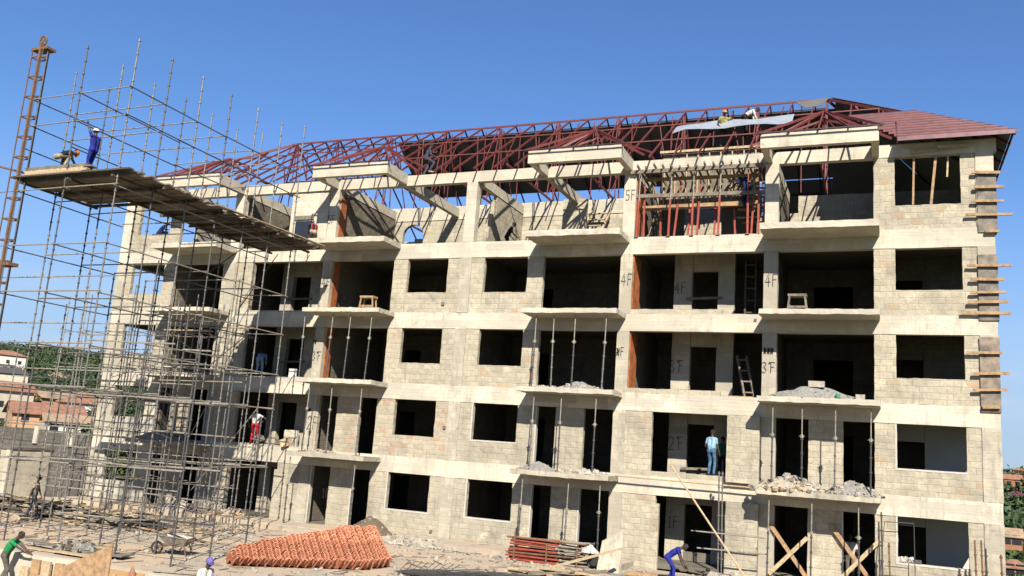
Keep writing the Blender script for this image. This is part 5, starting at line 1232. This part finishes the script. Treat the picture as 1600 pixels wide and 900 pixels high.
person('crouching worker in orange helmet and dark jacket at the outer end of the walkway', (-9.95, -13.1, 12.62), 15, 'black', 'beige', pitch=55, hip=.34, hipy=-.1, sleeves='long', hat='hat_orange', feet=((-.14, .12, 0), (.14, .12, 0)), hands=((-.45, .25, .12), (.25, .45, .12)), head_pitch=20)
person('worker in blue overalls and white helmet standing on the walkway with one arm raised', (-8.62, -12.9, 12.29), -95, 'blue', 'blue', hat='hat_white', hands=((-.18, .3, 1.95), (.24, .12, .85)), elbow=((-.8, 0, 0), (.6, -1, 0)), feet=((-.08, 0, 0), (.1, .08, 0)))
person('worker in yellow helmet and navy overalls sitting in the top left window', (-18.4, .1, 13.45), 40, 'navy', 'navy', pitch=30, hip=.42, sleeves='long', hat='hat_yellow', feet=((-.15, .3, 0), (.15, .35, 0)), hands=((-.35, .3, .6), (.4, .35, .6)))
person('dark figure in the shade behind the middle fifth storey column', (.72, 2.6, 12.82), 60, 'black', 'black', pitch=25, hands=((-.3, .35, .9), (.3, .4, .9)))
person('worker in navy overalls behind the red props in the fifth storey formwork', (12.1, .35, 14.0), -50, 'navy', 'navy', pitch=25, hip=.85, sleeves='long', hands=((-.3, .45, 1.0), (.25, .5, .85)))
person('dark figure sitting by the third floor window on the far left', (-19.0, .9, 6.4), 60, 'black', 'black', pitch=35, hip=.55, feet=((-.1, .3, 0), (.1, .3, 0)), hands=((-.2, .5, .6), (.2, .5, .7)))
person('smaller dark figure crouching right of the other one by the third floor window', (-18.25, .9, 6.4), 120, 'black', 'black', pitch=45, hip=.4, feet=((-.1, .3, 0), (.1, .3, 0)), hands=((-.2, .5, .4), (.2, .5, .4)))
person('figure in a pale shirt in the shade of the right ground floor door', (15.95, .9, 0), 170, 'white', 'grey', pitch=5)
person('dusty figure bending in the dark first floor door of the third balcony', (4.25, 1.2, 3.2), 30, 'grey', 'grey', pitch=45, hip=.8, hands=((-.2, .5, .5), (.2, .5, .5)))
person('man in green t-shirt and grey trousers working at the platform edge, bottom left', (-6.85, -15.05, -1.2), 60, 'green', 'grey', pitch=24, hip=.92, feet=((-.1, -.15, 0), (.12, .1, 0)), hands=((-.05, .6, 1.02), (.15, .62, 1.0)), hipy=-.05, head_pitch=20)
tag(MB().rbox(-7.5, -6.2, -15.35, -14.75, -1.27, -1.202, .01, .3).build('board', 'wood_pale'), 'board under the feet of the man in green', 'board')
p = atz(52, 812, GZ)
person('man in a plaid shirt and dark trousers walking behind the scaffold on the left', (-14.9, -7.75, GZ), 55, 'plaid', 'slate', pitch=4, feet=((-.09, -.22, .02), (.09, .25, 0)), hands=((-.25, .2, .85), (.25, -.1, .85)), hat='hair', hat_kind='cap')
person('man in white t-shirt and purple cap walking past at the bottom edge', (1.1, -15.7, -1.19), 100, 'white', 'slate', pitch=6, hat='hat_purple', hat_kind='cap', head_pitch=15, scale=1.03)

# ------------------------------------------------------------------ houses beyond
def house(x, y, w_, d_, h_, rot, wallm, roofm, label, rise=1.6, z=None, hip=False, over=.5, windows=3):
    z = terrain(x, y)-.3 if z is None else z
    t = thing('house', label, 'house', (x, y, z), 'houses beyond the site')
    M = Matrix.Translation((x, y, z)) @ Matrix.Rotation(radians(rot), 4, 'Z')
    def PT(mb): mb.v = [tuple(M @ Vector(v)) for v in mb.v]; return mb
    m_ = MB(); m_.box(-w_/2, w_/2, -d_/2, d_/2, 0, h_)
    if not hip: m_.add([(-w_/2, -d_/2, h_), (-w_/2, d_/2, h_), (-w_/2, 0, h_+rise)], [(0, 1, 2)]); m_.add([(w_/2, -d_/2, h_), (w_/2, d_/2, h_), (w_/2, 0, h_+rise)], [(0, 2, 1)])
    PT(m_).build('wall', wallm, t)
    m_ = MB(); e = over; th = .12; k = rise/(d_/2)
    rx = w_/2-d_/2*.8 if hip else w_/2+e
    rx = max(.3, rx); zr = h_+rise+.08; ze = h_-k*e+.08
    R1 = [(-w_/2-e, -d_/2-e, ze), (w_/2+e, -d_/2-e, ze), (rx, 0, zr), (-rx, 0, zr)]; R2 = [(w_/2+e, d_/2+e, ze), (-w_/2-e, d_/2+e, ze), (-rx, 0, zr), (rx, 0, zr)]
    for R in (R1, R2):
        m_.add(R+[(a, b, c-th) for a, b, c in R], [(0, 1, 2, 3), (7, 6, 5, 4)]+[(i, i+4, (i+1) % 4+4, (i+1) % 4) for i in range(4)])
    if hip:
        for s in (-1, 1): m_.add([(s*(w_/2+e), -s*(d_/2+e), ze), (s*(w_/2+e), s*(d_/2+e), ze), (s*rx, 0, zr)], [(0, 1, 2)])
    PT(m_).build('roof', roofm, t)
    for i in range(windows):
        xx = -w_/2+w_*(i+.5)/windows
        m_ = MB(); m_.box(xx-.5, xx+.5, -d_/2-.04, -d_/2+.02, h_*.38, h_*.38+1.1); PT(m_).build('window', 'window_dark', t)
    m_ = MB(); m_.box(w_/2-.02, w_/2+.04, -.5, .5, h_*.38, h_*.38+1.1); PT(m_).build('window', 'window_dark', t)
    return t
def at_d(u, d):
    r = ray(u, 640); r = Vector((r.x, r.y, 0)).normalized(); return CAM.x+r.x*d, CAM.y+r.y*d
HS = [(72, 648, 150, 13, 10, 3.0, 20, 'house_peach', 'clay_old', 'low house with a gabled terracotta roof just over the boundary wall', 2.0, False),
      (88, 624, 210, 13, 9, 4.2, 35, 'house_peach', 'clay_brown', 'peach house with a brown gable roof left of the scaffold centre', 1.6, False),
      (42, 636, 190, 10, 8, 4.0, 15, 'house_peach', 'clay_old', 'small peach house with a ridge of clay tiles', 1.4, False),
      (124, 630, 180, 10, 10, 4.2, 10, 'house_white', 'clay_old', 'house with a broad weathered red and ochre hipped roof beside the building', 2.6, True),
      (10, 612, 190, 9, 9, 7.0, 30, 'house_cream', 'clay_old', 'cream house with a steep terracotta gable at the left edge', 2.0, False),
      (-6, 584, 250, 16, 12, 8, 10, 'house_cream', 'roof_slate', 'tall cream house with a dark slate roof at the left edge', 2.6, True),
      (112, 660, 130, 8, 6, 3.0, 15, 'house_white', 'clay_brown', 'small white house right behind the boundary wall', 1.0, False),
      (-4, 556, 330, 14, 12, 6.0, 20, 'house_white', 'clay_old', 'far house with a bright red roof at the left edge', 2.0, True),
      (84, 590, 330, 12, 10, 5.0, 30, 'house_cream', 'clay_brown', 'far pale house among the trees left of the middle', 2.0, True),
      (126, 578, 360, 12, 9, 5.0, 10, 'house_cream', 'clay_old', 'far house with a small orange roof among the trees', 2.4, True)]
for (u, v, d, w_, d_, h_, rot, wm, rm, lab, rise, hip) in HS:
    x, y = at_d(u, d); z = CAM.z+(aty(u, v, y).z-CAM.z)-h_*.7
    house(x, y, w_*.72, d_*.72, h_*.75, rot+40, wm, rm, lab, rise*.75, z, hip)
for (u, v, d, w_, d_, h_, rot, wm, rm, lab, rise, hip) in [(1578, 750, 240, 8, 8, 6.0, 0, 'brick_orange', 'clay_old', 'orange brick house on the hill right of the building', 1.6, False),
      (1588, 735, 280, 6, 6, 3.5, 0, 'brick_orange', 'clay_old', 'small red roofed house at the right edge on the hill top', 1.0, True),
      (1583, 776, 210, 8, 8, 4.0, 10, 'house_peach', 'roof_red', 'house with a dark red sheet roof right of the building', 1.5, True),
      (1572, 838, 125, 5, 5.4, 3.6, 0, 'brick_orange', 'clay_brown', 'orange brick gable of a small house low down right of the building', 1.3, False),
      (1576, 886, 100, 5, 5, 3.0, 0, 'house_peach', 'clay_old', 'low red roof at the bottom right beside the building', .9, True)]:
    x, y = at_d(u, d); z = aty(u, v, y).z-h_*.4; house(x, y, w_*.45, d_*.45, h_*.45, rot, wm, rm, lab, rise*.6, z, hip, .25, 2)

# ------------------------------------------------------------------ trees
def crown_mesh(name, mat, R, H, n, leaf, seed, lobes=7):
    r = random.Random(seed); vs = []; fs = []
    L_ = [(Vector((r.gauss(0, .42)*R, r.gauss(0, .42)*R, H*(.25+.65*r.random()))), R*r.uniform(.28, .55)) for _ in range(lobes)]
    for i in range(n):
        c, rr = L_[r.randrange(lobes)]
        d = Vector((r.gauss(0, 1), r.gauss(0, 1), r.gauss(0, .8))).normalized()
        p = c+d*rr*(r.random()**.35)*Vector((1, 1, .8)).length/1.6
        a = Vector((r.gauss(0, 1), r.gauss(0, 1), r.gauss(0, .6))).normalized(); b = d.cross(a); b = b.normalized() if b.length > .1 else Vector((1, 0, 0))
        s_ = leaf*r.uniform(.6, 1.3); o = len(vs); a = (a*.7+d*.1).normalized()
        vs += [p-a*s_, p-b*s_*.55, p+a*s_, p+b*s_*.55]; fs.append((o, o+1, o+2, o+3))
    me = bpy.data.meshes.new(name); me.from_pydata(vs, [], fs); me.materials.append(MATS[mat]); me.update(); return me
def trunk_mesh(H, R, seed):
    r = random.Random(seed); m_ = MB(); a = Vector((0, 0, -1)); b = Vector((r.uniform(-.2, .2), r.uniform(-.2, .2), H*.4)); m_.tube(a, b, .05*H*.5, 7, .03*H*.5)
    for i in range(6):
        c = b+Vector((r.gauss(0, .4)*R, r.gauss(0, .4)*R, H*r.uniform(.2, .45))); m_.tube(b-Vector((0, 0, r.random()*H*.1)), c, .012*H, 5, .004*H)
        for k in range(2): m_.tube(b.lerp(c, .6), c+Vector((r.gauss(0, .3)*R, r.gauss(0, .3)*R, r.random()*H*.15)), .006*H, 4, .002*H)
    me = bpy.data.meshes.new('trunk'); me.from_pydata([tuple(v) for v in m_.v], [], m_.f); me.materials.append(MATS['bark']); me.update(); return me
KIND = []
for i, (mat, R, H, n, leaf) in enumerate((('leaf_a', 3.4, 7.5, 3600, .26), ('leaf_b', 2.8, 6.5, 3000, .22), ('leaf_c', 3.8, 9, 4000, .26), ('leaf_a', 2.6, 8.5, 3000, .24), ('leaf_b', 3.6, 7, 3600, .26))):
    KIND.append((crown_mesh('crown', mat, R, H, n, leaf, 100+i, 9), trunk_mesh(H, R, 200+i), H))
def tree(x, y, k, s_, label, z=None, rot=0, grp='trees beyond the site', low=.0):
    cm, tm_, H = KIND[k]; z = (terrain(x, y)-.2 if z is None else z)
    t = thing('tree', label, 'tree', (x, y, z), grp); t.scale = (s_, s_, s_); t.rotation_euler.z = rot
    c = bpy.data.objects.new('crown', cm); COL.objects.link(c); c.parent = t; c.location = (0, 0, low)
    q = bpy.data.objects.new('trunk', tm_); COL.objects.link(q); q.parent = t
    return t
r7 = random.Random(77)
NUM = ORD+['seventeenth', 'eighteenth', 'nineteenth', 'twentieth', 'twenty-first', 'twenty-second', 'twenty-third', 'twenty-fourth', 'twenty-fifth', 'twenty-sixth', 'twenty-seventh', 'twenty-eighth', 'twenty-ninth', 'thirtieth']
for i in range(30):         # trees of the left hill that stand out
    u = -30+i*8.2+r7.uniform(-2, 2); d = [215, 250, 235, 275][i % 4]+r7.uniform(-10, 10); x, y = at_d(u, d)
    tree(x, y, r7.randrange(5), r7.uniform(1.0, 1.7), 'leafy green tree on the hill left of the building, %s from the left' % NUM[i], rot=r7.random()*6, low=-1.5)
for i, (u, d, k, s_, lab) in enumerate(((172, 170, 2, 1.3, 'dark bushy tree whose crown shows right beside the left wall of the building'), (6, 120, 1, .8, 'small bright green bush at the left edge behind the boundary wall'), (146, 200, 0, 1.2, 'round tree left of the building just above the house roofs'), (205, 62, 1, 1.0, 'tree seen through the lower left window of the building'), (190, 66, 4, .9, 'tree seen through the first floor left window'))):
    x, y = at_d(u, d); tree(x, y, k, s_, lab, rot=i, grp=None, low=-1.5)
RT = []
for i in range(26):
    q = i/25; d = 70+230*q**1.3; vt = 905-170*q+(i % 3)*8; u = 1573+(i*29 % 44); x, y = at_d(u, d); s_ = r7.uniform(.55, .85)*(1 if d > 120 else .62)
    k = r7.randrange(5); zt = aty(u, vt, y).z
    tree(x, y, k, s_, 'leafy tree on the slope right of the building, %s nearest' % (NUM[i] if i else 'very'), z=zt-KIND[k][2]*s_*.95, rot=r7.random()*6, grp='trees on the right slope', low=-1)
tree(26.0, 14, 4, .55, 'bushy tree low down at the right corner of the building', z=-4.6, grp=None)
# the far wooded hills as one mass
def forest(name, label, umin, umax, d0, d1, n, seed, leaf=.8):
    r = random.Random(seed); vs = []; fs = []; clumps = []
    for i in range(n//110):
        u = r.uniform(umin, umax); d = d0+(d1-d0)*sqrt(r.random()); x, y = at_d(u, d); clumps.append((x, y, terrain(x, y)+r.uniform(1.5, 6.5), r.uniform(2.6, 5)))
    for (x, y, z, R) in clumps:
        for k in range(110):
            d = Vector((r.gauss(0, 1), r.gauss(0, 1), abs(r.gauss(0, .9))-.3)).normalized(); p = Vector((x, y, z))+d*R*(.75+.3*r.random())
            a = Vector((r.gauss(0, 1), r.gauss(0, 1), r.gauss(0, 1))).normalized(); b = d.cross(a)
            if b.length < .1: continue
            b.normalize(); s_ = leaf*r.uniform(.5, 1.1); o = len(vs); vs += [p-a*s_, p-b*s_*.6, p+a*s_, p+b*s_*.6]; fs.append((o, o+1, o+2, o+3))
    me = bpy.data.meshes.new(name); me.from_pydata(vs, [], fs); me.materials.append(MATS['leaf_a']); me.materials.append(MATS['leaf_c']); me.materials.append(MATS['leaf_b'])
    me.polygons.foreach_set('material_index', [(i//110*7) % 3 for i in range(len(fs))]); me.update()
    o = bpy.data.objects.new(name, me); COL.objects.link(o); return tag(o, label, 'forest', kind='stuff')
forest('forest', 'dark wooded hillside behind the houses on the left', -80, 320, 222, 440, 230000, 5, .62)
forest('forest', 'wooded slope falling away right of the building', 1540, 1640, 130, 340, 60000, 6, .8)

bpy.data.scenes.remove(TS)

for o in scn.objects:
    if 'label' in o and o.parent is None and len(o['label'].replace('-', ' ').split()) > 16: print('LONG', o.name, o['label'])
